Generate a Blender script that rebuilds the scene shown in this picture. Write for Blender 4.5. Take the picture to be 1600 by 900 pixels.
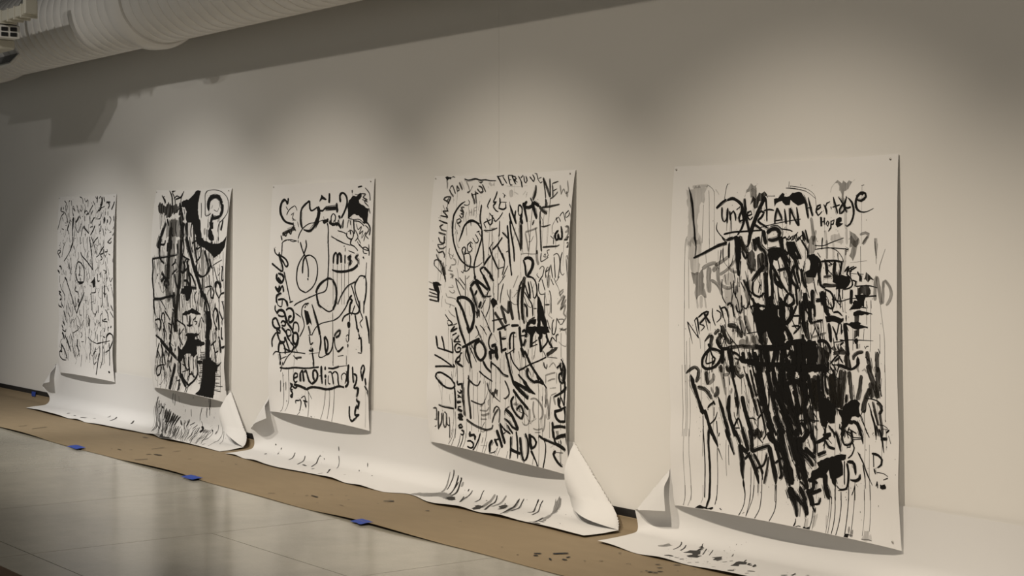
import bpy, bmesh, math, random
from mathutils import Vector
from mathutils.geometry import delaunay_2d_cdt
random.seed(7)
PI = math.pi
scn = bpy.context.scene
for o in list(bpy.data.objects):
    bpy.data.objects.remove(o)

# ---------------------------------------------------------------- camera, world, lights, exposure
cam_d = bpy.data.cameras.new('camera')
cam_d.sensor_width = 36.0
cam_d.lens = 36.0 * 2600.0 / 1600.0          # about 58 mm
cam_d.shift_y = -76.0 / 1600.0               # the horizon lies a little above the middle (cropped frame)
cam_d.clip_end = 100
cam = bpy.data.objects.new('camera', cam_d)
scn.collection.objects.link(cam)
cam.location = (0.0, -5.9, 1.57)
cam.rotation_euler = (PI / 2, 0, PI / 2 - math.atan2(1920, 2600))
scn.camera = cam

w = bpy.data.worlds.new('world'); scn.world = w
w.use_nodes = True
w.node_tree.nodes['Background'].inputs[0].default_value = (1.0, 0.97, 0.89, 1)
w.node_tree.nodes['Background'].inputs[1].default_value = 0.165

scn.view_settings.view_transform = 'Standard'
scn.view_settings.look = 'None'
scn.view_settings.gamma = 1.0
scn.view_settings.use_curve_mapping = False
scn.view_settings.exposure = 0.0
scn.cycles.transparent_max_bounces = 64

# gallery spotlights on a track in front of the wall, one per drawing plus an extra one at the right (their heads hang above the frame)
SPOTS = [
    # X, aim X, watts, colour
    (-12.15, -14.75, 700, (1.0, 0.95, 0.89)),
    (-11.65, -12.35, 430, (1.0, 0.93, 0.83)),
    (-9.70, -10.35, 490, (1.0, 0.90, 0.775)),
    (-7.40, -8.10, 540, (1.0, 0.885, 0.735)),
    (-5.05, -5.75, 555, (1.0, 0.875, 0.72)),
    (-2.60, -3.30, 400, (1.0, 0.875, 0.72)),  # extra lamp, aimed at the wall past the nearest drawing
]
SPOT_Y, SPOT_Z = -3.2, 4.1
for sx, ax, watts, colr in SPOTS:
    # each lamp head throws a main beam and a weak wide spill around it
    for beam, share in ((48 if ax < -14 else 62, 0.88), (118, 0.095)):
        ld = bpy.data.lights.new('track_spot', 'SPOT')
        ld.energy = watts * share
        ld.color = colr
        ld.spot_size = math.radians(beam)
        ld.spot_blend = 1.0
        ld.shadow_soft_size = 0.035
        lo = bpy.data.objects.new('track_spot', ld)
        scn.collection.objects.link(lo)
        lo.location = (sx, SPOT_Y, SPOT_Z)
        d = Vector((ax, -0.30, 0.0)) - lo.location
        lo.rotation_euler = d.to_track_quat('-Z', 'Y').to_euler()

# ---------------------------------------------------------------- helpers
COL = scn.collection
def link(name, me, mats=(), parent=None, kind=None):
    o = bpy.data.objects.new(name, me)
    COL.objects.link(o)
    for m in mats:
        if me is not None and not me.materials.get(m.name):
            me.materials.append(m)
    if parent: o.parent = parent
    if kind: o['kind'] = kind
    return o
def tag(o, label, cat, group=None):
    o['label'] = label; o['category'] = cat
    if group: o['group'] = group
    return o
def empty(name, loc=(0, 0, 0), kind=None):
    o = bpy.data.objects.new(name, None)
    COL.objects.link(o); o.location = loc
    o.empty_display_size = 0.1
    if kind: o['kind'] = kind
    return o
def mesh(name, verts, faces, smooth=False):
    me = bpy.data.meshes.new(name)
    me.from_pydata([tuple(v) for v in verts], [], faces)
    me.update()
    if smooth:
        for p in me.polygons: p.use_smooth = True
    return me
def box_mesh(name, x0, x1, y0, y1, z0, z1, bev=0.0):
    bm = bmesh.new()
    bmesh.ops.create_cube(bm, size=1.0)
    for v in bm.verts:
        v.co = Vector(((x0 + x1) / 2 + v.co.x * (x1 - x0), (y0 + y1) / 2 + v.co.y * (y1 - y0), (z0 + z1) / 2 + v.co.z * (z1 - z0)))
    if bev > 0:
        bmesh.ops.bevel(bm, geom=list(bm.edges), offset=bev, segments=2, affect='EDGES', profile=0.5)
    me = bpy.data.meshes.new(name); bm.to_mesh(me); bm.free()
    return me
def nodes_mat(name):
    m = bpy.data.materials.new(name); m.use_nodes = True
    nt = m.node_tree
    return m, nt, nt.nodes['Principled BSDF'], nt.nodes['Material Output']
def surf_mat(name, col, rough=0.6, var=0.04, scale=6.0, bump=0.0, bscale=60.0, spec=0.5, stretch=(1, 1, 1)):
    m, nt, b, out = nodes_mat(name)
    tc = nt.nodes.new('ShaderNodeTexCoord')
    mp = nt.nodes.new('ShaderNodeMapping'); mp.inputs['Scale'].default_value = stretch
    nt.links.new(tc.outputs['Object'], mp.inputs[0])
    nz = nt.nodes.new('ShaderNodeTexNoise'); nz.inputs['Scale'].default_value = scale; nz.inputs['Detail'].default_value = 5
    nt.links.new(mp.outputs[0], nz.inputs['Vector'])
    cr = nt.nodes.new('ShaderNodeMix'); cr.data_type = 'RGBA'
    cr.inputs[6].default_value = tuple(c * (1 - var) for c in col) + (1,)
    cr.inputs[7].default_value = tuple(min(1, c * (1 + var)) for c in col) + (1,)
    nt.links.new(nz.outputs['Fac'], cr.inputs[0])
    nt.links.new(cr.outputs[2], b.inputs['Base Color'])
    b.inputs['Roughness'].default_value = rough
    b.inputs['Specular IOR Level'].default_value = spec
    if bump:
        n2 = nt.nodes.new('ShaderNodeTexNoise'); n2.inputs['Scale'].default_value = bscale; n2.inputs['Detail'].default_value = 4
        nt.links.new(mp.outputs[0], n2.inputs['Vector'])
        bp = nt.nodes.new('ShaderNodeBump'); bp.inputs['Strength'].default_value = bump; bp.inputs['Distance'].default_value = 0.004
        nt.links.new(n2.outputs['Fac'], bp.inputs['Height'])
        nt.links.new(bp.outputs[0], b.inputs['Normal'])
    return m

M = {}
M['wall'] = surf_mat('wall_paint', (0.77, 0.755, 0.72), 0.75, 0.012, 1.3, 0.03, 220, 0.2)
M['paper'] = surf_mat('drawing_paper', (0.80, 0.79, 0.775), 0.7, 0.012, 3.0, 0.0, 30, 0.2)
M['sheet'] = surf_mat('catch_paper', (0.715, 0.71, 0.70), 0.7, 0.02, 2.0, 0.0, 30, 0.2)
M['base'] = surf_mat('rubber_baseboard', (0.012, 0.010, 0.009), 0.55, 0.2, 8)
M['kraft'] = surf_mat('kraft_paper', (0.262, 0.203, 0.128), 0.72, 0.10, 4.5, 0.10, 140, 0.25, (1, 2.5, 1))
M['tape'] = surf_mat('painters_tape', (0.02, 0.06, 0.36), 0.6, 0.06, 30)
M['steel'] = surf_mat('tack_steel', (0.45, 0.43, 0.40), 0.35, 0.05, 20)
M['steel'].node_tree.nodes['Principled BSDF'].inputs['Metallic'].default_value = 0.9
M['duct'] = surf_mat('duct_paint', (0.74, 0.725, 0.69), 0.36, 0.03, 5, 0, 30, 0.5)
M['ceiling'] = surf_mat('ceiling_paint', (0.10, 0.10, 0.095), 0.9, 0.1, 2)
M['plastic'] = surf_mat('fixture_enamel', (0.50, 0.48, 0.40), 0.5, 0.04, 8)
M['black'] = surf_mat('black_plastic', (0.010, 0.010, 0.011), 0.5, 0.2, 20)
M['grille'] = surf_mat('register_grey', (0.16, 0.16, 0.16), 0.6, 0.08, 12)
M['mat'] = surf_mat('brown_mat', (0.115, 0.075, 0.05), 0.7, 0.15, 6, 0.2, 200, 0.2)
M['joint'] = surf_mat('floor_joint', (0.06, 0.055, 0.048), 0.8, 0.1, 10)

# polished concrete: cloudy colour and slightly uneven gloss
m, nt, b, out = nodes_mat('polished_concrete')
tc = nt.nodes.new('ShaderNodeTexCoord')
n1 = nt.nodes.new('ShaderNodeTexNoise'); n1.inputs['Scale'].default_value = 2.2; n1.inputs['Detail'].default_value = 8; n1.inputs['Roughness'].default_value = 0.62
n2 = nt.nodes.new('ShaderNodeTexNoise'); n2.inputs['Scale'].default_value = 90; n2.inputs['Detail'].default_value = 3
nt.links.new(tc.outputs['Object'], n1.inputs['Vector']); nt.links.new(tc.outputs['Object'], n2.inputs['Vector'])
mx = nt.nodes.new('ShaderNodeMath'); mx.operation = 'MULTIPLY_ADD'; mx.inputs[1].default_value = 0.3
nt.links.new(n2.outputs['Fac'], mx.inputs[0]); nt.links.new(n1.outputs['Fac'], mx.inputs[2])
rp = nt.nodes.new('ShaderNodeValToRGB')
rp.color_ramp.elements[0].position = 0.35; rp.color_ramp.elements[0].color = (0.255, 0.243, 0.20, 1)
rp.color_ramp.elements[1].position = 0.95; rp.color_ramp.elements[1].color = (0.40, 0.382, 0.32, 1)
nt.links.new(mx.outputs[0], rp.inputs[0]); nt.links.new(rp.outputs[0], b.inputs['Base Color'])
rr = nt.nodes.new('ShaderNodeMapRange'); rr.inputs['To Min'].default_value = 0.12; rr.inputs['To Max'].default_value = 0.22
nt.links.new(n1.outputs['Fac'], rr.inputs['Value']); nt.links.new(rr.outputs[0], b.inputs['Roughness'])
b.inputs['Specular IOR Level'].default_value = 0.75
M['concrete'] = m

# brush ink: U runs along the stroke (metres), V across it (0..1); the brush leaves streaks and ragged edges
def ink_mat(name, col, body, streak, edge, rough, pool):
    m, nt, b, out = nodes_mat(name)
    uv = nt.nodes.new('ShaderNodeUVMap'); uv.uv_map = 'UVMap'
    uv2 = nt.nodes.new('ShaderNodeUVMap'); uv2.uv_map = 'Streak'
    nz = nt.nodes.new('ShaderNodeTexNoise'); nz.inputs['Scale'].default_value = 1.0; nz.inputs['Detail'].default_value = 4; nz.inputs['Roughness'].default_value = 0.65
    nt.links.new(uv2.outputs[0], nz.inputs['Vector'])
    sx = nt.nodes.new('ShaderNodeSeparateXYZ'); nt.links.new(uv.outputs[0], sx.inputs[0])
    a1 = nt.nodes.new('ShaderNodeMath'); a1.operation = 'SUBTRACT'; a1.inputs[1].default_value = 0.5
    nt.links.new(sx.outputs[1], a1.inputs[0])
    a2 = nt.nodes.new('ShaderNodeMath'); a2.operation = 'ABSOLUTE'; nt.links.new(a1.outputs[0], a2.inputs[0])
    a3 = nt.nodes.new('ShaderNodeMath'); a3.operation = 'MULTIPLY_ADD'          # 2|v-.5|*edge + noise
    a3.inputs[1].default_value = edge * 2
    dr = nt.nodes.new('ShaderNodeMath'); dr.operation = 'ADD'                   # UV.x holds how dry the brush is
    nt.links.new(nz.outputs['Fac'], dr.inputs[0]); nt.links.new(sx.outputs[0], dr.inputs[1])
    nt.links.new(a2.outputs[0], a3.inputs[0]); nt.links.new(dr.outputs[0], a3.inputs[2])
    r1 = nt.nodes.new('ShaderNodeMapRange'); r1.interpolation_type = 'SMOOTHSTEP'
    r1.inputs['From Min'].default_value = 0.62 + edge * 0.5; r1.inputs['From Max'].default_value = 0.76 + edge * 0.62
    r1.inputs['To Min'].default_value = body; r1.inputs['To Max'].default_value = body * (1 - streak)
    nt.links.new(a3.outputs[0], r1.inputs['Value'])
    b.inputs['Base Color'].default_value = col + (1,)
    b.inputs['Roughness'].default_value = rough
    b.inputs['Specular IOR Level'].default_value = 0.25
    r2 = nt.nodes.new('ShaderNodeMapRange')
    r2.inputs['From Min'].default_value = 0.3; r2.inputs['From Max'].default_value = 0.7
    r2.inputs['To Min'].default_value = 1.0 + pool; r2.inputs['To Max'].default_value = 1.0 - pool
    nt.links.new(nz.outputs['Fac'], r2.inputs['Value'])
    am = nt.nodes.new('ShaderNodeMath'); am.operation = 'MULTIPLY'; am.use_clamp = True
    nt.links.new(r1.outputs[0], am.inputs[0]); nt.links.new(r2.outputs[0], am.inputs[1])
    nt.links.new(am.outputs[0], b.inputs['Alpha'])
    return m
M['b'] = ink_mat('ink_black', (0.0075, 0.0068, 0.006), 1.0, 0.9, 0.30, 0.5, 0.0)
M['d'] = ink_mat('ink_diluted', (0.012, 0.010, 0.007), 0.80, 0.5, 0.25, 0.6, 0.45)
M['m'] = ink_mat('ink_wash', (0.030, 0.024, 0.015), 0.42, 0.4, 0.20, 0.6, 0.5)
M['l'] = ink_mat('ink_pale_wash', (0.045, 0.036, 0.022), 0.20, 0.5, 0.15, 0.6, 0.5)
INK_MATS = [M['b'], M['d'], M['m'], M['l']]

# ---------------------------------------------------------------- surfaces of the paper things (plain functions of local coordinates)
# drawings: corners on the wall (X, Z): top left, top right, bottom left, bottom right; how far the sides bow off the wall; bottom curl
DRAWINGS = [
    dict(c=((-15.186, 1.975), (-13.836, 1.970), (-15.106, 0.317), (-13.822, 0.316)), bl=0.025, br=0.035, curl=0.035, ph=0.3),
    dict(c=((-12.997, 1.983), (-11.617, 1.968), (-13.010, 0.323), (-11.649, 0.302)), bl=0.060, br=0.060, curl=0.075, ph=1.1),
    dict(c=((-10.957, 1.973), (-9.530, 1.982), (-10.966, 0.295), (-9.563, 0.282)), bl=0.035, br=0.028, curl=0.064, ph=2.2),
    dict(c=((-8.805, 1.973), (-7.373, 1.966), (-8.827, 0.281), (-7.396, 0.228)), bl=0.050, br=0.058, curl=0.064, ph=0.8),
    dict(c=((-6.537, 1.954), (-5.028, 1.959), (-6.517, 0.174), (-4.994, 0.164)), bl=0.050, br=0.032, curl=0.064, ph=1.7),
]
def drawing_pos(p, a, b):
    (x0, z0), (x1, z1), (x2, z2), (x3, z3) = p['c']
    xt = x0 + (x1 - x0) * a; xb = x2 + (x3 - x2) * a
    zt = z0 + (z1 - z0) * a; zb = z2 + (z3 - z2) * a
    sag = 0.010 * 4 * a * (1 - a)
    x = xt + (xb - xt) * b
    z = zt - sag + (zb - zt + sag) * b
    sb = max(0.0, math.sin(PI * min(1, max(0, b))))
    y = 0.004 + (p['bl'] * (1 - a) + p['br'] * a) * sb ** 0.75
    ca = max(0.0, math.sin(PI * min(1, max(0, a))))
    y += 0.004 * math.sin(3.1 * a + 5 * b + p['ph']) ** 2
    y += 0.030 * ca * max(0.0, 1 - b * 9) ** 2            # the top edge lifts a little between the tacks
    q = min(1.0, max(0.0, (b - 0.70) / 0.16)); y += 0.022 * q * q * (3 - 2 * q)       # hangs over the catch sheet
    t = max(0.0, (b - 0.84) / 0.16)
    y += p['curl'] * t * t * ca ** 0.6
    z += 0.45 * p['curl'] * t ** 3 * ca ** 0.6
    return (x, -y, z)
# catch sheets: taped to the wall above the baseboard, curving out over the floor
SHEETS = [
    # XL / XR: left and right edge at the taped top, at the fold and at the front; fl / fr: loose corner (X where the tape ends, depth of the fold)
    dict(XL=(-15.42, -15.40, -15.08), XR=(-11.34, -11.19, -11.15), zt=0.40, r=0.11, fl=(-15.22, 0.24), fr=(-11.62, 0.44),
         front=[(-15.5, .36), (-15.08, .362), (-14.19, .394), (-13.61, .382), (-12.97, .365), (-12.5, .325), (-11.98, .375), (-11.63, .343), (-11.15, .345)]),
    dict(XL=(-11.20, -11.15, -11.016), XR=(-7.00, -6.80, -6.80), zt=0.42, r=0.11, fl=(-10.99, 0.28), fr=(-7.375, 0.50),
         front=[(-11.2, .367), (-11.02, .367), (-10.1, .43), (-9.69, .401), (-9.06, .422), (-8.77, .418), (-8.6, .344), (-8.18, .436), (-7.94, .404), (-7.75, .408), (-7.33, .388), (-6.8, .411)]),
    dict(XL=(-6.80, -6.76, -6.637), XR=(-3.70, -3.70, -3.70), zt=0.365, r=0.11, fl=(-6.56, 0.26), fr=None,
         front=[(-6.8, .449), (-6.64, .449), (-6.17, .484), (-5.95, .476), (-5.71, .486), (-5.0, .47), (-4.3, .49), (-3.7, .48)]),
]
def interp(pts, x):
    if x <= pts[0][0]: return pts[0][1]
    for (xa, ya), (xb, yb) in zip(pts, pts[1:]):
        if x <= xb:
            t = (x - xa) / (xb - xa); t = t * t * (3 - 2 * t)
            return ya + (yb - ya) * t
    return pts[-1][1]
def sheet_len(h): return (h['zt'] - h['r']) + PI / 2 * h['r'] + 0.30
def sheet_base(h, x, s):
    r = h['r']; s1 = h['zt'] - r; s2 = s1 + PI / 2 * r
    e = 0.010
    if s < s1:
        return (x, -e, h['zt'] - s), (0, -1, 0)
    if s < s2:
        t = (s - s1) / r
        return (x, -e - r * (1 - math.cos(t)), r - r * math.sin(t) + 0.006), (0, -math.cos(t), math.sin(t))
    f = (s - s2) / 0.30
    yf = interp(h['front'], x)
    lift = 0.006 + 0.010 * f * f * (0.5 + 0.5 * math.sin(x * 9.0 + math.sin(x * 4.1) * 2))
    return (x, -e - r - f * (yf - r - e), lift), (0, 0, 1)
def sheet_edge(e, se, s, S):
    if s < se: return e[0] + (e[1] - e[0]) * s / se
    return e[1] + (e[2] - e[1]) * (s - se) / (S - se)
def sheet_x(h, a, s):
    S = sheet_len(h)
    xl = sheet_edge(h['XL'], h['fl'][1], s, S); xr = sheet_edge(h['XR'], h['fr'][1] if h['fr'] else 0.3, s, S)
    return xl + (xr - xl) * a
def sheet_pos(h, a, s, lift=0.0):
    x = sheet_x(h, a, s)
    off = 0.004 + 0.004 * math.sin(x * 2.7 + s * 4) + lift
    out = 0.0
    for fold, side in ((h['fl'], 0), (h['fr'], 1)):
        if not fold: continue
        ax, se = fold
        ex = sheet_x(h, side, se)
        dx, ds = ex - ax, se
        L = math.hypot(dx, ds); dx /= L; ds /= L
        nx, ns = (-ds, dx) if side == 0 else (ds, -dx)      # normal pointing towards the corner
        rx, rs = x - ax, s
        d = rx * nx + rs * ns
        al = max(0.0, min(1.0, (rx * dx + rs * ds) / L))
        if abs(d) > 0.45: continue
        if side == 0: ridge = 0.075 * al; amp = 0.055; wd = 0.06
        else: ridge = 0.030 * al; amp = 0.078; wd = 0.085
        if d > 0:                                            # the loose corner folds forward over the fold line
            x -= 2 * d * nx; s -= 2 * d * ns
            out += ridge + 0.008 * min(1, d / 0.01) + amp * (1 - math.exp(-(d / wd) ** 2)) * min(1.0, (rx * rx + rs * rs) ** 0.5 / (0.10 if side == 0 else 0.05))
            if side == 1: out += 0.018 * min(1.0, d / 0.03)
            if side == 1: out -= 0.055 * max(0.0, (d - 0.10) / 0.13) ** 2
        else:
            out += ridge * math.exp(-(d / 0.09) ** 2)
    (px, py, pz), (nx, ny, nz) = sheet_base(h, x, max(0.0, s))
    return (px, py + ny * off - out * 0.97, max(0.004, pz + nz * off + out * 0.22))

def normal_at(f, a, b, e=1e-3):
    p = Vector(f(a, b)); u = Vector(f(a + e, b)) - p; v = Vector(f(a, b + e)) - p
    n = u.cross(v)
    if n.length < 1e-12: return Vector((0, -1, 0))
    n.normalize()
    if n.dot(Vector((0, -1, 0.35))) < 0: n = -n
    return n

# ink strokes -> one mesh: a smooth ribbon for each stroke, a ragged filled patch for each puddle or blot
TONES = 'bdml'
def catmull(p):
    if len(p) < 3: return [p[0], p[-1]] if len(p) == 2 else p
    return p
def resample(p, step):
    out = []
    n = len(p)
    for i in range(n - 1):
        p0 = p[max(0, i - 1)]; p1 = p[i]; p2 = p[i + 1]; p3 = p[min(n - 1, i + 2)]
        k = max(1, min(14, int(math.hypot(p2[0] - p1[0], p2[1] - p1[1]) / step)))
        for j in range(k):
            t = j / k; t2 = t * t; t3 = t2 * t
            out.append(tuple(0.5 * (2 * p1[c] + (p2[c] - p0[c]) * t + (2 * p0[c] - 5 * p1[c] + 4 * p2[c] - p3[c]) * t2 + (3 * p1[c] - p0[c] - 3 * p2[c] + p3[c]) * t3) if c < 2
                             else p1[c] + (p2[c] - p1[c]) * t for c in range(3)))
    out.append(p[-1])
    return out
def ink_mesh(name, rows, f, size, order, rng, wild=(0, 0, 0)):
    """rows: 'tone|x,y,w ...' in millimetres of the sheet; f(a,b) gives the place on the sheet; size = (width, height) in metres"""
    V = []; Fc = []; UV = []; SV = []; MI = []
    def put(x, y, lift):
        a = x / size[0]; b = y / size[1]
        a = min(0.999, max(0.001, a)); b = min(0.998, max(0.001, b))
        P = Vector(f(a, b)) + normal_at(f, a, b) * lift
        V.append(P); return len(V) - 1
    bristle, drip, speck = wild
    extra = []
    for row in rows:
        tone, body = row.split('|')
        if tone not in 'bd': continue
        p = [tuple(float(c) for c in q.split(',')) for q in body.split()]
        if len(p) < 2: continue
        wmax = max(q[2] for q in p)
        for sd in (-1, 1):                                  # stray bristles beside the stroke
            if wmax > 9 and rng.random() < bristle:
                i0 = rng.randrange(0, len(p) - 1); i1 = min(len(p), i0 + rng.randint(2, 4))
                k = rng.uniform(0.50, 0.78) * sd; qs = []
                for i in range(i0, i1):
                    a = p[max(0, i - 1)]; c = p[min(len(p) - 1, i + 1)]
                    tx, ty = c[0] - a[0], c[1] - a[1]; l = math.hypot(tx, ty) or 1
                    qs.append('%.1f,%.1f,%.1f' % (p[i][0] - ty / l * p[i][2] * k + rng.uniform(-2, 2), p[i][1] + tx / l * p[i][2] * k + rng.uniform(-2, 2), max(1.2, p[i][2] * rng.uniform(0.06, 0.16))))
                extra.append(tone + '|' + ' '.join(qs))
        if wmax > 8 and rng.random() < drip:                # a run of ink down the sheet
            b = max(p, key=lambda q: q[1]); x = b[0] + rng.uniform(-0.3, 0.3) * b[2]; y = b[1]
            ln = 40 + 330 * rng.random() ** 2; wd = rng.choice((1.2, 1.5, 2.0, 2.8))
            j = rng.uniform(-3, 3)
            extra.append(rng.choice('bddm') + '|%.1f,%.1f,%.1f %.1f,%.1f,%.1f %.1f,%.1f,%.1f' % (x, y - 6, wd * 1.5, x + j, y + ln * 0.5, wd, x + j * 1.2, y + ln, wd * 0.8))
        if rng.random() < speck:
            b = rng.choice(p)
            for _ in range(rng.randint(1, 4)):
                x = b[0] + rng.gauss(0, 45); y = b[1] + rng.gauss(15, 45); l = rng.uniform(2, 7)
                extra.append('%s|%.1f,%.1f,%.1f %.1f,%.1f,%.1f' % (rng.choice('bd'), x, y, rng.uniform(1.5, 4), x + rng.uniform(-1, 1), y + l, rng.uniform(1.2, 3)))
    for row in rows + extra:
        tone, body = row.split('|')
        pts = [tuple(float(c) / 1000 for c in q.split(',')) for q in body.split()]
        mi = TONES.index(tone.lower())
        lift = 0.0006 + (3 - mi) * 0.0004 + (order[0] % 40) * 1e-5; order[0] += 1; seed = rng.random() * 90
        if tone.isupper():
            loop = []
            n = len(pts)
            for i in range(n):
                (xa, ya), (xb, yb) = pts[i][:2], pts[(i + 1) % n][:2]
                k = max(1, min(10, int(math.hypot(xb - xa, yb - ya) / 0.014)))
                for j in range(k):
                    t = j / k
                    j_ = 0.0035 if tone == 'B' else 0.006
                    loop.append((xa + (xb - xa) * t + rng.uniform(-1, 1) * j_, ya + (yb - ya) * t + rng.uniform(-1, 1) * j_ * (1.3 if tone == 'B' else 2.6)))
            nl = len(loop); pdry = rng.uniform(0.05, 0.14) if tone == 'B' else 0.05
            x0_ = min(p[0] for p in loop); x1_ = max(p[0] for p in loop); y0_ = min(p[1] for p in loop); y1_ = max(p[1] for p in loop)
            inner = [Vector((x0_ + 0.035 * i, y0_ + 0.035 * j)) for i in range(1, int((x1_ - x0_) / 0.035) + 1) for j in range(1, int((y1_ - y0_) / 0.035) + 1)]
            cv, ce, cf, o1, o2, o3 = delaunay_2d_cdt([Vector(p) for p in loop] + inner, [], [list(range(nl))], 1, 1e-6)
            idx = [put(v.x, v.y, lift) for v in cv]
            for fa in cf:
                Fc.append([idx[i] for i in fa]); MI.append(mi)
                UV.append([(pdry, 0.5) for i in fa]); SV.append([(cv[i].y * 5.0 + seed, cv[i].x * 75 + seed) for i in fa])
            continue
        pts = [p if len(p) == 3 else p + (0.01,) for p in pts]
        if len(pts) == 1: pts = [pts[0], (pts[0][0] + 0.004, pts[0][1], pts[0][2])]
        q = resample(pts, 0.012)
        n = len(q); dist = 0; prev = None
        L = []
        for i in range(n):
            a = q[max(0, i - 1)]; c = q[min(n - 1, i + 1)]
            tx, ty = c[0] - a[0], c[1] - a[1]; l = math.hypot(tx, ty) or 1
            tx /= l; ty /= l
            wd = q[i][2] * 1.03 * rng.uniform(0.92, 1.08)
            cap = 1.0
            if q[i][2] > 0.006:
                if i == 0 or i == n - 1: cap = 0.55
            wd = max(0.0011, wd * cap) / 2
            jx = rng.uniform(-1, 1) * min(0.0012, wd * 0.1)
            if prev: dist += math.hypot(q[i][0] - prev[0], q[i][1] - prev[1])
            prev = q[i]
            i0 = put(q[i][0] - ty * wd + jx, q[i][1] + tx * wd, lift)
            i1 = put(q[i][0] + ty * wd + jx, q[i][1] - tx * wd, lift)
            L.append((i0, i1, dist))
        thin = q[n // 2][2] < 0.007
        swd = max(3.0, q[n // 2][2] * 210)
        d0 = rng.uniform(-0.05, 0.05); d1 = rng.uniform(0.02, 0.13)
        if q[n // 2][2] > 0.028: d0 += rng.uniform(0.02, 0.13)
        if thin: d0 = d1 = 0.0
        tot = max(1e-6, L[-1][2])
        for (a0, a1, da), (b0, b1, db) in zip(L, L[1:]):
            Fc.append([a0, b0, b1, a1]); MI.append(mi)
            v0, v1 = (0.45, 0.55) if thin else (0.0, 1.0)
            ua = d0 + d1 * (da / tot) ** 2; ub = d0 + d1 * (db / tot) ** 2
            UV.append([(ua, v0), (ub, v0), (ub, v1), (ua, v1)])
            sv0, sv1 = v0 * swd + seed, v1 * swd + seed
            SV.append([(da * 9 + seed, sv0), (db * 9 + seed, sv0), (db * 9 + seed, sv1), (da * 9 + seed, sv1)])
    me = bpy.data.meshes.new(name)
    me.from_pydata([tuple(v) for v in V], [], Fc); me.update()
    uvl = me.uv_layers.new(name='UVMap')
    svl = me.uv_layers.new(name='Streak')
    for p in me.polygons: p.use_smooth = True
    me.uv_layers['UVMap'].data.foreach_set('uv', [c for us in UV for u in us for c in u])
    me.uv_layers['Streak'].data.foreach_set('uv', [c for us in SV for u in us for c in u])
    for m_ in INK_MATS: me.materials.append(m_)
    me.polygons.foreach_set('material_index', MI)
    return me

# ---------------------------------------------------------------- the room
wall = empty('wall_back', (0, 0, 0), 'structure')
SEAM = -8.12
for x0, x1 in ((-21.0, SEAM - 0.0007), (SEAM + 0.0007, 1.0)):
    link('wall_panel', box_mesh('wall_panel', x0, x1, 0.0, 0.12, 0.0, 4.7), [M['wall']], wall)
link('backing', box_mesh('backing', -21.0, 1.0, 0.121, 0.16, 0.0, 4.7), [M['joint']], wall)
link('ceiling', box_mesh('ceiling', -21.0, 1.0, -9.0, 0.16, 4.7, 4.8), [M['ceiling']], None, 'structure')
fl = empty('floor', (0, 0, 0), 'structure')
link('subfloor', box_mesh('subfloor', -21.0, 1.0, -9.0, 0.16, -0.12, -0.006), [M['joint']], fl)
G = 0.0022
xs = [-8.11 + 1.45 * k for k in range(-9, 7)]
for xa, xb in zip(xs, xs[1:]):
    ys = [0.0, -0.92, -1.91, -2.90, -3.89, -4.88, -5.87, -6.9] if xa > -8.2 else [0.0, -0.92, -2.90, -4.88, -6.9]
    for ya, yb in zip(ys, ys[1:]):
        link('floor_slab', box_mesh('floor_slab', xa + G, xb - G, yb + G, ya - G, -0.03, 0.0), [M['concrete']], fl)
link('baseboard_back', box_mesh('baseboard_back', -20.9, 0.9, -0.009, -0.0005, 0.0, 0.102, 0.003), [M['base']], None, 'structure')

# ---------------------------------------------------------------- brown kraft paper along the floor
def kraft_pos(x, s):
    r = 0.055
    zt = 0.060 
    s1 = max(0.001, zt - r); s2 = s1 + PI / 2 * r
    if s < s1: return (x, -0.013, zt - s)
    if s < s2:
        t = (s - s1) / r
        return (x, -0.013 - r * (1 - math.cos(t)), r - r * math.sin(t) + 0.0025)
    return (x, -0.013 - r - (s - s2), 0.0025)
kx = [-17.4 + 0.1 * i for i in range(0, 146)]
ks = [0.0, 0.008, 0.016, 0.024, 0.032, 0.04, 0.05, 0.06, 0.07, 0.08, 0.09, 0.10, 0.12, 0.15, 0.2, 0.4, 0.6, 0.8, 0.95, 1.0, 1.06, 1.10]
V = []; Fc = []
for x in kx:
    for s in ks:
        p = kraft_pos(x, s)
        y, z = p[1], p[2]
        if s > 0.3:
            edge = -1.105 + 0.008 * math.sin(x * 1.7) + 0.004 * math.sin(x * 5.3)
            y = -0.22 + (edge + 0.22) * (s - 0.2) / 0.9
            lf = max(0.0, (s - 0.8) / 0.3)
            z = 0.0025 + 0.012 * lf * lf * max(0.0, math.sin(x * 2.3 + 0.6)) + 0.0015 * math.sin(x * 3 + s * 6) ** 2
        V.append((x, y, z))
n = len(ks)
for i in range(len(kx) - 1):
    for j in range(n - 1):
        Fc.append([i * n + j, i * n + j + 1, (i + 1) * n + j + 1, (i + 1) * n + j])
kraft = link('kraft_paper_strip', mesh('kraft_paper_strip', V, Fc, True), [M['kraft']])
sd = kraft.modifiers.new('thick', 'SOLIDIFY'); sd.thickness = 0.0012; sd.offset = -1
tag(kraft, 'long brown kraft paper strip protecting the floor along the wall', 'floor paper')

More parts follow.
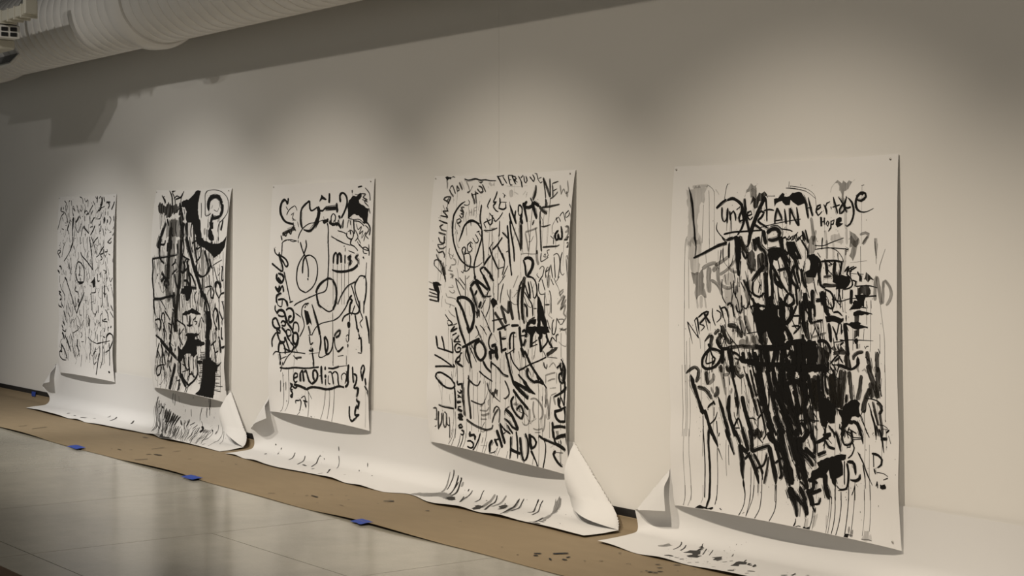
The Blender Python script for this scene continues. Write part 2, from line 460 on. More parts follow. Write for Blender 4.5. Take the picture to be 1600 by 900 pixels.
# ---------------------------------------------------------------- white catch sheets on wall and floor
SHEET_LABELS = [
    'white catch sheet below the two farthest drawings, streaked with grey run-off',
    'white catch sheet below the third and fourth drawings, its right corner folded forward',
    'white catch sheet with black ink puddles below the nearest drawing',
]
SHEET_OBJ = []
for h, lab in zip(SHEETS, SHEET_LABELS):
    S = sheet_len(h); Wd = h['XR'][1] - h['XL'][1]
    al = [0.0]
    while al[-1] < 1:
        d = min(al[-1], 1 - al[-1]) * Wd
        al.append(min(1.0, al[-1] + (0.012 if d < 0.75 else 0.035) / Wd))
    ns = 46
    V = []; Fc = []
    for a in al:
        for j in range(ns):
            V.append(sheet_pos(h, a, S * j / (ns - 1)))
    for i in range(len(al) - 1):
        for j in range(ns - 1):
            Fc.append([i * ns + j, i * ns + j + 1, (i + 1) * ns + j + 1, (i + 1) * ns + j])
    o = link('catch_sheet', mesh('catch_sheet', V, Fc, True), [M['sheet']])
    sd = o.modifiers.new('thick', 'SOLIDIFY'); sd.thickness = 0.0006; sd.offset = 0
    es = o.modifiers.new('crisp_edges', 'EDGE_SPLIT'); es.split_angle = 1.0
    tag(o, lab, 'paper sheet', 'catch sheets on the floor')
    SHEET_OBJ.append(o)

# ---------------------------------------------------------------- the five drawings with their brush writing
DRAW_LABELS = [
    'farthest paper sheet on the wall, covered in fine grey scribbled handwriting',
    'paper sheet with dense black strokes and a large ringed question mark',
    'paper sheet of black looping line drawings with the words miss, be and self',
    'paper sheet crowded with slanting words such as IDENTITY, TOGETHER and CHANGING',
    'nearest and largest paper sheet, reading UNCERTAIN Heritage over a black tangle of words',
]
WILD = [(0.10, 0.10, 0.10), (0.45, 0.55, 0.25), (0.20, 0.06, 0.12), (0.35, 0.30, 0.12), (0.55, 0.28, 0.28)]      # stray bristles, runs, specks
INK = {
'p1': [
('brush_scribble_top', 'dense thin black scribbled writing over the top third', '''
b|81,99,22 70,138,22
b|135,98,18 142,122,18
d|70,138,8 163,151,12 87,186,12 41,259,12 4,313,12
d|166,40,12 220,64,12 189,103,12 216,146,12
b|324,35,12 293,47,12
d|365,35,12 351,87,12
d|245,83,10 202,136,10
d|190,151,10 232,203,10 261,241,10
b|268,150,10 283,193,10
d|114,195,10 144,233,10
b|184,242,9 210,251,9
d|386,107,12 433,135,12 390,87,8 370,145,12 395,183,12
d|482,78,10 518,154,10
d|547,116,12 580,136,8 607,117,12 593,79,12
b|591,4,8 644,19,10 645,70,10
d|694,15,10 711,52,8 766,35,10 742,100,10
d|680,71,10 679,118,10 651,155,10
b|651,155,12 700,132,9 734,156,13 698,169,11
b|734,170,10 783,133,10 862,83,10
d|835,59,10 842,73,10
b|898,75,17 896,84,17
b|873,46,10 898,75,10
b|942,6,12 956,30,7 983,8,12 956,67,12
d|1009,31,11 1045,9,9 1058,51,12 1031,78,12
b|1075,15,18 1066,70,18 1017,105,18
b|1105,16,15 1121,62,15
b|1020,78,17 1039,111,17 980,141,16
b|982,114,7 1062,111,8 1119,99,8
b|934,159,10 992,123,10
b|1153,66,13 1240,67,13
b|1196,70,17 1220,98,17 1187,124,17
b|1325,66,18 1304,101,18 1269,136,18
b|853,130,10 805,171,10
b|1062,153,10 1020,207,9 926,210,6
b|1131,145,12 1135,182,12
d|1189,147,12 1195,188,12
b|1119,195,17 1118,227,41 1110,259,12
b|1188,220,25 1193,252,25
d|1231,194,12 1271,222,12 1242,267,12
b|1330,192,13 1338,242,13
b|1035,226,12 1027,258,12 992,271,10
b|396,192,30 381,250,30 377,307,20 379,372,25
b|322,212,12 275,270,12 239,323,12
b|287,260,22 251,299,22
b|251,299,12 291,351,12
b|524,183,22 484,221,22 448,240,21
b|449,249,12 463,297,12 501,334,12
b|530,178,12 568,206,12
b|583,249,13 549,296,13 513,339,13
b|663,179,10 666,230,10
b|770,184,12 799,250,12
b|889,195,15 833,232,15 811,255,15
b|908,270,18 864,316,18 807,357,18
b|656,273,17 682,301,17 769,339,15
b|656,268,12 610,306,12 588,370,12
b|672,348,14 697,353,14
d|790,287,9 849,274,8 838,292,12
b|1052,272,12 1046,318,12 1022,322,8
b|1091,296,12 1124,365,12
d|1152,301,10 1178,320,10
b|1368,338,13 1325,368,13
d|1252,340,9 1298,332,9
d|1350,288,12 1331,314,12
d|109,301,8 162,310,8
b|112,349,10 118,354,10
d|438,278,10 428,371,10
'''),
('brush_scribble_middle', 'thin black figures, ovals and writing over the middle', '''
b|385,373,20 386,426,20 348,474,20 317,508,20
b|317,508,10 240,562,10 162,607,10
b|404,454,17 430,492,17
d|304,384,10 317,422,10
d|203,424,10 152,483,10 112,570,10
d|139,430,12 165,449,12
b|61,485,9 81,489,9
d|2,520,11 48,504,9 87,518,13 35,539,12
d|-3,525,12 73,576,12
b|43,659,13 82,657,20 94,686,20
b|2,694,20 41,712,20 40,726,20
d|-24,714,12 0,757,12
b|563,372,12 566,443,12
d|649,371,8 647,456,8 706,512,8
d|735,371,8 737,502,8
b|778,371,15 822,465,15 859,548,15
b|820,371,13 887,427,13 956,525,13
b|887,432,13 933,400,13 992,377,12
d|1034,433,20 1047,442,20
b|1134,461,17 1088,488,17 1019,539,17
b|1128,402,10 1134,461,10
b|959,557,9 1019,539,9
b|1124,484,12 1126,520,12 1055,534,12 1105,566,12 1058,585,10
b|1207,484,13 1220,507,13 1161,511,9
b|1151,530,10 1188,562,10
b|1214,425,11 1304,386,11
d|1213,421,12 1274,435,11 1307,418,16
d|1360,428,13 1363,477,13
b|1383,531,12 1340,594,12 1374,603,12 1351,630,12
b|580,513,15 620,550,15 723,591,14 813,632,15 884,673,15
b|884,673,12 868,604,12 859,548,12
b|859,548,18 861,576,18
b|750,512,12 734,568,12
d|633,574,10 661,634,10 714,671,10
b|823,572,8 837,609,8
b|457,705,18 469,657,18 507,609,17 571,608,14 636,635,17
b|636,635,18 676,681,18 677,733,18 665,784,18
b|457,705,20 470,742,20 510,784,20
b|510,788,17 588,791,16 665,784,16
d|559,636,20 561,712,20 535,731,20
d|574,749,20 588,782,20
b|258,600,8 289,671,8
d|341,565,8 340,707,8 326,784,8
d|277,628,8 314,689,8
d|146,684,10 170,732,10
d|210,692,10 209,740,10
b|182,755,22 221,778,22 246,804,22
d|52,745,8 48,811,8
d|518,514,8 531,561,8 494,595,8
B|928,733 952,788 829,790 867,771 904,757
d|952,668,8 928,724,8
d|803,698,8 804,754,8
d|727,680,8 767,790,8
d|1001,704,15 1000,769,15 1048,768,10
d|1061,695,15 1073,740,15
d|1097,704,10 1108,749,10
d|1177,594,10 1202,666,10 1201,762,10
d|1132,671,8 1202,685,12 1167,703,11
b|1271,734,12 1293,775,7 1340,738,12
d|1245,526,7 1292,540,7
b|967,502,12 982,539,12
'''),
('brush_scribble_lower', 'thin black strokes, a heart and a question mark over the lower third', '''
b|239,806,17 298,866,17 350,926,17 400,991,17 473,1083,17
b|677,878,10 611,946,20 530,1019,20 473,1083,20
b|375,963,33 400,991,33
b|571,975,25 517,1020,25
b|60,822,10 84,864,10 162,919,10 173,971,10
b|16,891,11 69,898,15 28,914,15 80,936,15 51,976,15
b|37,972,12 92,960,12
b|-4,993,12 7,1026,12 88,1042,9
b|76,999,12 142,1044,12
b|141,1068,20 177,1133,20
b|177,1138,12 215,1179,12
b|225,1012,12 221,1093,12
b|253,992,10 291,1043,10 329,1079,10
b|249,1082,10 299,1123,10
b|107,1165,17 162,1206,17
b|80,1205,18 126,1239,18
b|470,827,12 444,871,12 522,887,12 540,934,12
d|534,943,33 519,982,33
d|442,932,13 452,1022,13 480,983,13
d|600,880,8 599,918,8
B|872,790 946,788 939,825 890,833
b|817,809,20 829,823,20
b|939,830,12 949,871,11 851,881,8
b|839,883,12 846,967,12 846,1041,12
d|887,896,8 881,984,8
b|536,807,11 639,799,11
d|614,814,8 613,852,8
b|712,947,12 710,980,12
b|659,982,13 665,996,13
b|1159,803,22 1156,877,22 1159,918,22
b|1106,813,13 1101,905,13 1097,969,13 1070,1007,13
b|1127,872,13 1161,890,9 1196,876,11
b|1222,825,13 1255,861,13
b|1208,885,12 1216,939,12 1231,998,12
b|1298,793,20 1303,811,20
d|1315,820,10 1347,901,10 1379,972,10
b|1296,983,17 1341,1031,17
b|1164,1022,12 1220,1066,12 1229,1121,12
b|1270,1038,10 1351,1090,10
d|1000,990,12 994,1059,12
b|972,1037,10 906,1099,10
d|1078,1057,8 1038,1099,8 1033,1155,8
d|1040,1081,7 1090,1056,7
b|1121,1115,11 1182,1104,11
b|1109,1115,11 1084,1125,9 1204,1130,9
b|1023,1137,13 1031,1182,13
d|789,1117,25 763,1188,25
d|774,1081,8 742,1147,8
d|554,1042,10 550,1089,10 600,1092,7
d|485,1101,8 543,1151,8 566,1197,6 645,1132,8
d|311,1223,8 335,1164,8 390,1138,7 400,1181,8 389,1219,8
d|456,1131,8 464,1187,8 541,1207,7
b|910,1178,12 924,1154,12
d|964,1120,12 949,1149,12
b|1214,1189,16 1238,1175,16
b|1298,1164,18 1274,1183,18
d|364,878,8 377,897,8
d|359,1021,8 353,1116,8
d|646,1001,8 647,1123,8
d|718,1036,8 702,1196,8
b|101,1247,14 185,1262,12 194,1238,18
b|100,1276,25 138,1293,25 173,1334,25
b|179,1296,17 268,1358,17 342,1439,17
b|240,1340,15 295,1399,15
b|320,1274,12 369,1343,12 431,1482,12
d|297,1294,10 333,1373,10
b|506,1317,20 498,1365,20 523,1410,20
b|523,1410,12 552,1475,12
b|473,1371,10 559,1427,10
d|383,1267,10 517,1227,10
d|368,1258,10 403,1308,10
d|570,1248,10 611,1275,10 578,1300,10
d|596,1336,8 658,1333,8
d|608,1453,8 598,1571,8
d|722,1466,10 736,1479,10
b|770,1211,12 775,1253,12
b|820,1335,10 824,1418,10 798,1452,10 819,1489,10
b|826,1223,10 841,1246,10
b|925,1228,10 949,1296,10
b|977,1249,10 990,1317,10
b|1046,1219,10 1055,1273,10
b|750,1287,9 854,1319,9 982,1336,8
b|981,1334,14 1078,1322,14
d|1078,1322,8 1174,1309,8 1282,1297,7
b|949,1370,12 938,1403,12 886,1447,12 918,1530,12
b|925,1403,9 963,1406,9
b|1046,1351,12 1050,1420,12 999,1478,12
b|1037,1420,17 1012,1477,17 996,1554,17 987,1623,17
d|987,1423,10 937,1482,10
b|918,1530,10 976,1498,9
b|1106,1280,10 1118,1334,10 1148,1374,10
b|1120,1348,12 1123,1453,12 1068,1554,12
d|1149,1396,8 1171,1505,8
b|1192,1281,22 1210,1248,22 1268,1232,13 1330,1244,15
b|1330,1244,20 1352,1288,20 1315,1343,20 1283,1372,20
b|1191,1276,13 1191,1331,13
d|1283,1376,11 1186,1404,11
b|1261,1314,15 1283,1372,15 1286,1444,15 1280,1517,15
B|1245,1575 1261,1567 1283,1570 1277,1582 1256,1584
b|97,1381,17 110,1414,17 78,1454,17 120,1447,11
b|97,1381,15 175,1429,15 223,1484,15 236,1518,15
b|93,1444,12 44,1461,15 53,1499,15 127,1526,12 222,1526,10
d|1103,1266,11 1166,1273,11
b|1129,1197,13 1132,1224,13
b|1214,1194,17 1228,1211,17
d|407,1436,8 431,1492,8
d|264,1448,8 263,1531,8
d|457,1438,8 456,1490,8
d|681,1243,8 698,1355,8
'''),
],
'p2': [
('grey_wash', '', '''
D|66,125 131,104 203,127 290,102 359,140 367,187 353,225 278,231 217,199 116,196
M|273,265 363,225 484,233 516,290 577,381 282,386
D|357,116 487,120 470,167 412,196 355,183
m|393,240,126 399,445,126 388,609,126 376,752,126 419,893,126
d|367,302,63 356,548,63 365,732,63
m|549,401,91 556,604,91 546,827,91 502,1073,91
d|538,178,49 583,461,49 577,744,49 518,990,49 479,1156,49
m|977,476,63 1009,731,63 964,930,63
d|734,599,49 717,800,49
m|315,611,77 340,795,77 380,916,77
d|476,830,42 495,992,42 512,1154,42
m|643,541,56 652,782,56
d|786,298,35 839,457,35 901,595,35
m|1098,494,42 1093,651,42
d|462,993,28 408,1160,28 370,1367,28
'''),
('brush_question_mark', 'a bold black question mark ringed by a thin line beside a thick black curve', '''
b|1035,170,24 1016,115,57 1048,75,44 1126,59,32 1206,79,39 1254,125,50
b|1254,125,49 1270,175,49 1235,219,49
b|1235,219,29 1167,227,28 1107,230,41 1094,266,49
b|1099,198,41 1116,226,41
B|1063,261 1134,262 1144,312 1104,312 1128,334 1171,380 1065,379 1055,325 1081,298
b|958,82,11 975,197,11 1029,207,7 1076,189,8
b|1036,234,8 1052,307,8
d|1000,10,6 1102,6,5 1215,21,6 1317,65,7 1359,115,10 1365,182,10 1308,234,9 1245,264,8
d|1000,10,8 960,37,10 953,87,10
b|1245,264,10 1230,290,10 1224,340,10
b|1301,247,21 1290,291,21 1276,327,21
d|1121,163,5 1185,177,5 1209,146,8
d|1078,153,8 1094,126,8
d|1219,237,10 1215,263,10
B|531,92 574,80 660,74 748,42 815,6 836,-2 884,5 883,21 859,48 835,103 830,159 851,205 906,260 919,315 952,378 857,378 779,306 747,260 651,260 653,223 632,176 584,139 531,134
B|835,375 930,374 1008,406 1112,424 1213,433 1309,416 1371,376 1381,376 1367,421 1353,465 1280,509 1185,541 1133,510 1017,465 911,448 863,411
B|1069,374 1170,375 1169,402 1131,411 1088,397
b|1240,375,19 1249,406,19
b|1131,411,24 1144,438,24
'''),
('brush_mass', 'heavy overlapping black strokes and scribbles', '''
b|143,42,6 209,84,24 223,108,24
b|205,51,8 170,56,8
b|297,-1,5 346,45,24 356,92,24 362,159,24
b|348,12,12 432,-4,11
b|359,21,11 402,64,11 412,116,11
b|390,69,12 448,45,9 522,64,11
b|423,73,13 524,54,14 561,26,19
b|587,8,9 535,54,10 514,101,10
b|498,101,36 511,148,36 499,205,36
b|439,172,10 510,139,10 551,120,10
b|531,139,19 551,195,19 593,242,19
b|575,148,11 604,195,11
b|651,260,49 662,316,49 686,379,49
B|626,102 722,84 735,158 717,223 747,260 651,260 619,214 630,167
b|597,261,57 587,317,57 621,380,57
b|512,214,32 534,271,32 589,326,32
b|279,236,24 321,292,24
b|262,265,32 228,323,32 181,381,32
b|226,313,49 200,362,49 182,389,49
b|360,263,16 384,339,16 413,384,16
b|453,243,13 457,319,13 490,382,13
b|845,223,49 864,306,49 910,378,49
b|802,223,41 828,288,41 895,357,40
b|887,104,10 908,224,10
b|1033,316,13 1044,378,13
m|990,306,32 1000,361,32
b|747,260,16 740,325,16 761,379,16
b|182,386,57 155,434,57 138,483,57
b|165,472,32 173,539,32 218,585,29 276,602,23
b|179,448,14 257,446,18 274,412,24
b|34,575,17 214,557,16 382,542,16 524,524,17
b|40,577,24 58,659,24 51,726,24 73,819,24
b|495,557,19 478,591,19 425,616,15
b|321,430,32 321,506,32
b|384,409,41 396,485,41
b|499,435,24 534,519,24
b|664,376,49 708,441,49 774,523,49 825,596,49 882,668,49 935,740,49 966,783,49
b|598,377,24 637,470,24 607,564,24
b|571,406,32 600,517,32 593,639,32
b|728,376,13 763,449,13 814,504,13
b|781,431,13 863,411,15 885,485,19
b|847,513,16 871,457,16
b|884,476,11 954,457,16 943,534,16 865,577,13
b|624,531,16 692,548,15 758,561,15
b|655,600,24 703,552,16 738,579,22
b|630,573,24 678,618,24 640,675,24
b|705,571,28 745,653,28 780,726,28 782,789,28
b|571,640,24 639,666,19 722,626,25
b|724,654,14 810,689,17 885,769,19
b|879,632,17 954,685,13 1035,683,12 1093,646,16
b|877,595,24 912,668,23 995,693,16
b|1019,483,32 1067,556,32 1092,628,32 1074,673,32
b|1106,546,24 1130,591,24 1094,655,24
b|1130,591,17 1171,626,17
b|1170,600,8 1227,581,8 1323,554,8
b|1190,608,10 1223,662,10 1255,715,10
b|1228,776,36 1226,742,36 1256,728,20 1296,741,32 1312,774,36
b|1114,672,13 1128,779,13
b|995,702,19 1007,782,19
b|1047,774,11 1137,762,11 1178,775,13
b|1317,607,7 1337,607,13 1331,660,13 1334,713,13 1363,704,8
b|1263,679,8 1301,652,8
b|137,703,12 160,712,12
b|171,697,10 181,687,10
b|175,764,16 188,782,16
b|227,680,32 276,716,32 221,757,30
b|276,716,23 357,742,32 371,788,32
b|280,792,24 290,754,23 346,742,15
b|336,771,49 327,807,49
b|487,680,24 514,754,24 559,798,24
b|575,677,32 600,732,32 581,797,32
b|664,730,19 728,733,24 771,773,32
b|666,786,23 792,782,23 895,783,23
b|432,691,13 528,641,13
b|433,436,11 468,521,11
b|79,816,24 87,902,24
b|81,907,19 226,899,19 339,879,19 505,855,19
b|81,907,29 87,959,29 107,1045,11
b|203,900,9 282,949,10 326,984,10
B|624,792 813,785 802,831 749,894 697,891 687,845 602,835
b|592,840,10 579,934,10
b|624,848,11 642,950,11
b|781,846,10 778,943,10
b|895,810,12 854,848,13 873,903,13
b|966,780,49 997,852,49
b|997,806,32 1047,878,32 1087,967,32
b|1037,823,24 1098,903,24 1128,965,24
b|1037,887,19 1025,969,19
b|1097,957,81 1094,1066,81 1068,1184,81
b|1128,956,24 1146,1064,24 1134,1100,24
B|633,1001 682,980 777,962 799,945 830,950 881,962 963,981 963,993 890,994 786,989 712,1007 638,1015
b|712,1007,13 718,1067,13
b|764,1009,19 771,1064,19
b|761,1056,32 757,1102,32
b|706,1086,13 747,1093,11 812,1081,11
b|825,1043,10 879,1013,10
b|845,1051,7 897,1053,11 864,1078,10
b|538,1058,14 611,1078,14 673,1097,19 689,1153,19
b|638,1015,10 631,1090,10
B|665,1173 732,1150 870,1147 944,1138 922,1153 857,1175 846,1197 708,1205 708,1179
b|972,1008,13 1022,1052,13
b|961,1018,13 926,1093,13
b|105,1083,15 163,1070,14 208,1077,24 214,1124,24 176,1165,24
b|115,1102,11 166,1156,11
b|230,1076,16 246,1022,16 280,1016,15 299,1053,16 273,1102,10 243,1065,16
b|303,995,16 356,1030,16 397,1066,16
b|273,1102,19 298,1167,19
b|362,1092,13 437,1106,13
b|433,1036,24 459,1100,24 474,1156,24
b|474,1052,15 549,1057,15
b|107,1208,18 164,1223,18 209,1238,18
b|257,1141,24 275,1188,24 275,1233,24
b|385,1181,19 374,1227,19
b|371,1105,16 386,1171,16
b|650,1117,9 558,1179,9
b|575,1122,19 557,1198,19 590,1213,16
b|448,969,16 510,1013,16
b|451,855,16 470,958,16
b|1148,775,19 1149,847,19 1199,850,11
b|1168,774,16 1198,810,16 1179,851,16
b|1227,773,16 1238,809,16 1290,852,15
b|1290,852,18 1329,815,13 1427,799,11
b|1307,771,13 1319,815,13
b|1290,852,11 1296,959,11
b|1220,894,16 1220,926,16 1189,972,16 1199,1025,16 1238,1086,16
b|1220,930,19 1261,951,24 1280,1013,24 1288,1097,24
b|1261,969,13 1239,1041,13
b|1217,1096,19 1258,1085,19
b|1291,950,16 1331,993,16 1361,1018,15
b|1351,877,16 1382,947,16 1381,1009,16
b|1330,877,6 1370,874,6
b|1392,964,9 1432,945,9
b|1391,893,6 1441,889,6
b|1392,977,6 1442,977,6
b|1341,1019,13 1345,1059,13
b|1431,1024,6 1448,1028,5
b|1381,1026,11 1418,1095,11
b|1329,1073,16 1324,1169,16
b|1275,1147,19 1294,1171,19
b|1325,1153,19 1354,1168,19
b|1227,1105,11 1233,1174,11
b|1400,1052,11 1413,1165,11
b|198,1240,37 313,1289,36 427,1333,35 528,1373,36
B|708,1202 920,1189 963,1200 1027,1210 1028,1228 956,1242 872,1247 902,1309 831,1342 785,1317 720,1313 657,1336 616,1385 571,1407 528,1382 549,1343 541,1269 609,1292 648,1262
b|541,1269,24 569,1323,24
b|626,1254,11 569,1220,12
b|480,1311,19 500,1290,19
b|1078,1180,89 1086,1270,89 1086,1361,89 1084,1452,89
B|1035,1364 1208,1352 1259,1384 1236,1422 1174,1454 1175,1509 1233,1532 1179,1547 1219,1580 984,1609 992,1526 1002,1440
b|1147,1347,20 1219,1360,20 1279,1374,18 1337,1343,5
b|1207,1415,13 1247,1412,19 1264,1375,24
b|1143,1226,14 1233,1180,14
b|1183,1210,16 1220,1271,16 1248,1349,16
b|1221,1279,12 1279,1260,12
b|1294,1168,28 1306,1230,28 1325,1273,28
b|1404,1162,24 1423,1214,24 1400,1282,24
b|1326,1233,14 1433,1209,14
b|1413,1188,13 1444,1239,13
b|919,1372,27 1003,1366,27
b|593,1396,32 600,1491,32 696,1565,29 758,1597,26
b|622,1489,27 681,1534,23 789,1577,20
b|904,1319,24 908,1392,24 919,1455,24 878,1516,23 789,1577,23
b|657,1336,24 681,1418,24 714,1443,24
b|626,1408,11 681,1418,11
b|755,1338,24 747,1404,24 768,1439,24
b|714,1453,15 779,1434,15
b|768,1435,19 762,1478,18 825,1472,11
b|801,1455,19 839,1490,16 883,1496,12
b|629,1474,8 725,1452,8
b|772,1477,11 738,1539,11
b|830,1333,11 843,1433,11
b|875,1348,8 886,1421,8
b|493,1413,49 463,1483,49 440,1578,49 462,1663,49
b|373,1394,19 370,1442,19 418,1486,19
b|549,1400,11 552,1476,11 613,1530,11
b|529,1517,11 557,1556,8 617,1540,8
b|596,1542,19 636,1655,19
b|143,1549,16 116,1511,16 153,1464,12 269,1440,10 291,1443,11
b|143,1549,14 202,1519,16 222,1458,16
b|183,1265,16 150,1334,16 138,1397,16
b|161,1333,16 206,1387,16 213,1435,16
b|212,1272,24 250,1327,24 239,1394,24
b|250,1327,19 284,1381,19 302,1442,19
b|301,1276,13 318,1369,13
b|239,1394,13 269,1489,13
b|338,1416,16 336,1464,16
b|285,1372,16 305,1323,10 362,1357,16 338,1416,16
b|429,1361,19 394,1411,19
b|275,1230,16 267,1268,16
b|365,1252,24 436,1314,24
b|758,1597,11 764,1638,11
b|778,1595,11 825,1568,10
b|386,1251,6 454,1275,6
b|472,1236,11 498,1281,11
'''),
('ink_drips', '', '''
d|134,200,6 162,324,6
d|161,195,6 185,295,6
d|183,195,6 207,266,6
d|217,199,8 251,265,8
d|618,261,6 643,380,6
d|694,260,6 718,379,6
d|189,586,5 207,813,5
d|76,591,5 91,818,5
d|516,407,8 561,640,8
d|1176,546,6 1188,777,6
d|1337,491,6 1367,773,6
d|1384,403,6 1406,772,6
d|927,576,8 952,648,8
d|1040,492,8 1052,628,8
d|458,615,10 472,801,10
d|197,905,5 191,1078,5
d|226,904,5 223,1019,5
d|581,840,8 593,1036,8
d|677,855,8 661,977,8
d|813,803,6 820,942,6
d|924,919,6 912,965,6
d|1014,988,6 1028,1133,6
d|1386,769,6 1384,1166,6
d|981,1035,6 968,1100,6
d|311,1157,10 319,1230,10
d|420,1159,8 461,1221,8
d|535,1096,8 515,1172,8
d|625,1147,6 622,1211,6
d|149,1401,5 165,1645,5
d|1318,1371,5 1304,1571,5
d|1401,1295,5 1375,1562,4
d|445,1504,6 541,1666,6
d|226,1522,6 254,1666,6
d|316,1495,6 373,1631,6
d|507,1519,6 541,1666,6
d|279,1468,8 321,1611,8
d|622,1572,6 666,1651,6
d|394,1475,7 374,1677,7
d|547,1529,7 571,1674,7
d|641,1567,9 646,1672,9
d|791,1577,9 792,1676,9
d|775,1591,7 755,1682,7
b|479,1447,54 458,1560,54 480,1668,54
B|1009,1346 1144,1316 1236,1410 1216,1577 1208,1648 1101,1653 943,1651 997,1591
b|1231,1460,6 1318,1454,6
b|1210,1514,6 1292,1511,6
b|1232,1543,6 1340,1532,6
b|1216,1577,7 1310,1577,6
'''),
('brush_bristles', '', '''
b|957,1292,4 1036,1285,4
d|965,1303,4 1038,1299,4
d|956,1311,2 1039,1304,2
b|957,1320,5 1041,1316,5
b|937,1335,5 1042,1326,5
d|977,1340,4 1043,1333,4
b|967,1348,5 1043,1340,5
b|947,1360,5 1044,1354,5
d|958,1371,5 1045,1365,5
b|936,1386,3 1045,1375,3
b|947,1393,3 1045,1388,3
d|949,1406,5 1045,1398,5
b|952,1419,4 1044,1413,4
d|951,1432,3 1043,1426,3
b|972,1436,4 1043,1433,4
d|950,1447,5 1043,1441,5
d|943,1455,5 1043,1449,5
b|934,1466,2 1043,1458,2
b|936,1480,3 1044,1471,3
b|961,1486,3 1045,1482,3
b|974,1498,2 1046,1494,2
b|974,1505,5 1047,1499,5
d|942,1519,3 1048,1509,3
b|979,1522,2 1050,1517,2
b|962,1532,4 1051,1525,4
b|950,1544,5 1053,1533,5
b|975,1554,3 1056,1545,3
d|996,1566,4 1060,1561,4
d|991,1575,6 1062,1567,6
d|1008,1588,5 1066,1580,5
b|1138,1366,5 1284,1353,1
b|1138,1381,3 1318,1367,1
b|1137,1396,3 1266,1388,1
d|1136,1412,4 1224,1407,1
b|1136,1424,5 1302,1409,1
d|1135,1435,6 1217,1429,1
d|1134,1442,3 1262,1429,1
b|1134,1456,7 1289,1441,1
b|1134,1466,4 1252,1460,1
d|1134,1478,5 1250,1467,1
b|1135,1487,7 1296,1477,1
b|1135,1496,7 1239,1489,1
b|1136,1508,6 1234,1501,1
d|1138,1521,4 1225,1515,1
b|1140,1534,5 1265,1517,1
b|1141,1542,5 1280,1528,1
b|1143,1554,4 1219,1546,1
b|1145,1564,8 1237,1551,1
d|1148,1577,4 1286,1560,1
'''),
],
'p3': [
('brush_drawing_top', 'looping black line figures and a dense black scribbled patch at the top', '''
b|255,97,20 245,144,20
b|245,144,23 206,112,17 163,123,23 138,160,30 142,202,29 186,249,23 243,275,17 343,288,16
b|349,155,7 286,176,8 251,202,10 237,223,12
b|348,153,7 377,171,8 390,192,9
d|219,160,9 255,186,9
d|302,223,8 343,207,9 326,244,12 360,254,7
d|328,259,5 382,259,5
d|341,275,12 357,317,12
d|187,365,30 262,343,29 336,327,29 378,317,29
d|166,371,19 192,407,19
d|197,349,17 243,375,13 272,338,14 318,359,16 334,312,14 391,337,15
d|405,270,9 431,311,9
b|485,322,11 454,275,26 449,198,26 487,157,19 571,122,16
b|571,122,26 578,173,25 607,194,13 687,170,15
b|687,170,39 711,201,47 697,257,44 660,302,35 592,337,25 496,327,8
b|429,394,12 447,358,11 495,317,8 576,286,7 678,277,6 768,263,6
B|763,258 847,254 849,279 810,289 770,283
b|781,238,10 788,258,10
b|835,284,15 853,329,16 854,428,16
B|712,120 747,83 780,96 819,118 798,127 758,116 717,128
b|855,76,22 854,109,22 848,144,36
b|710,191,13 761,197,14 799,178,14 870,184,13 939,181,13
b|800,183,25 948,181,25
b|952,147,25 958,182,25 966,214,34
b|1005,143,28 997,99,23 1037,80,13 1082,107,21 1091,156,25 1066,205,22 1022,253,21
b|983,237,24 1013,253,24
b|889,280,14 885,240,13 913,220,7 944,241,13 937,276,14
b|859,279,21 919,295,20 977,291,21 1027,322,25
b|868,264,12 910,305,8 927,266,8 969,306,8 985,262,9 1018,322,8 1052,263,8 1046,323,15
b|980,339,7 1058,352,7 1106,368,7
b|980,336,9 995,341,9
b|900,378,8 974,401,8 1052,421,7
b|896,380,12 905,380,12
B|1097,171 1119,133 1166,110 1222,108 1267,88 1280,96 1277,120 1240,138 1251,157 1307,179 1373,201 1366,229 1362,301 1325,300 1305,271 1247,240 1172,232 1127,251 1108,255 1110,211
b|1232,50,12 1284,45,12
b|1159,66,13 1158,85,13
d|1194,97,6 1249,104,6
d|1276,96,7 1330,103,10 1295,121,11 1350,142,11 1314,150,12 1372,187,8
d|1320,59,7 1375,100,9 1387,149,10
d|1286,135,7 1360,157,7
d|1373,196,11 1394,235,11
b|1108,255,6 1184,267,6 1259,269,6 1325,300,7
b|1185,277,8 1260,284,8 1326,315,9
b|1362,292,11 1401,331,14 1396,379,15
b|1105,353,16 1097,373,15 1126,393,10 1174,398,11 1190,365,16 1161,340,9 1114,348,9
b|1184,267,13 1200,365,13
b|1142,334,13 1153,369,13
b|1174,398,11 1147,430,11
d|1223,297,10 1245,337,6 1290,318,9 1265,366,10 1310,348,9 1295,396,6 1348,359,8 1324,416,11
d|1248,395,9 1288,432,9
d|1207,336,9 1248,385,11 1212,414,9
d|1335,310,7 1384,340,11 1349,378,11 1388,403,7
d|1137,266,11 1149,305,11
d|1118,265,9 1103,324,9
b|279,406,6 322,400,6 409,410,6
d|183,431,9 236,406,8 301,401,7
'''),
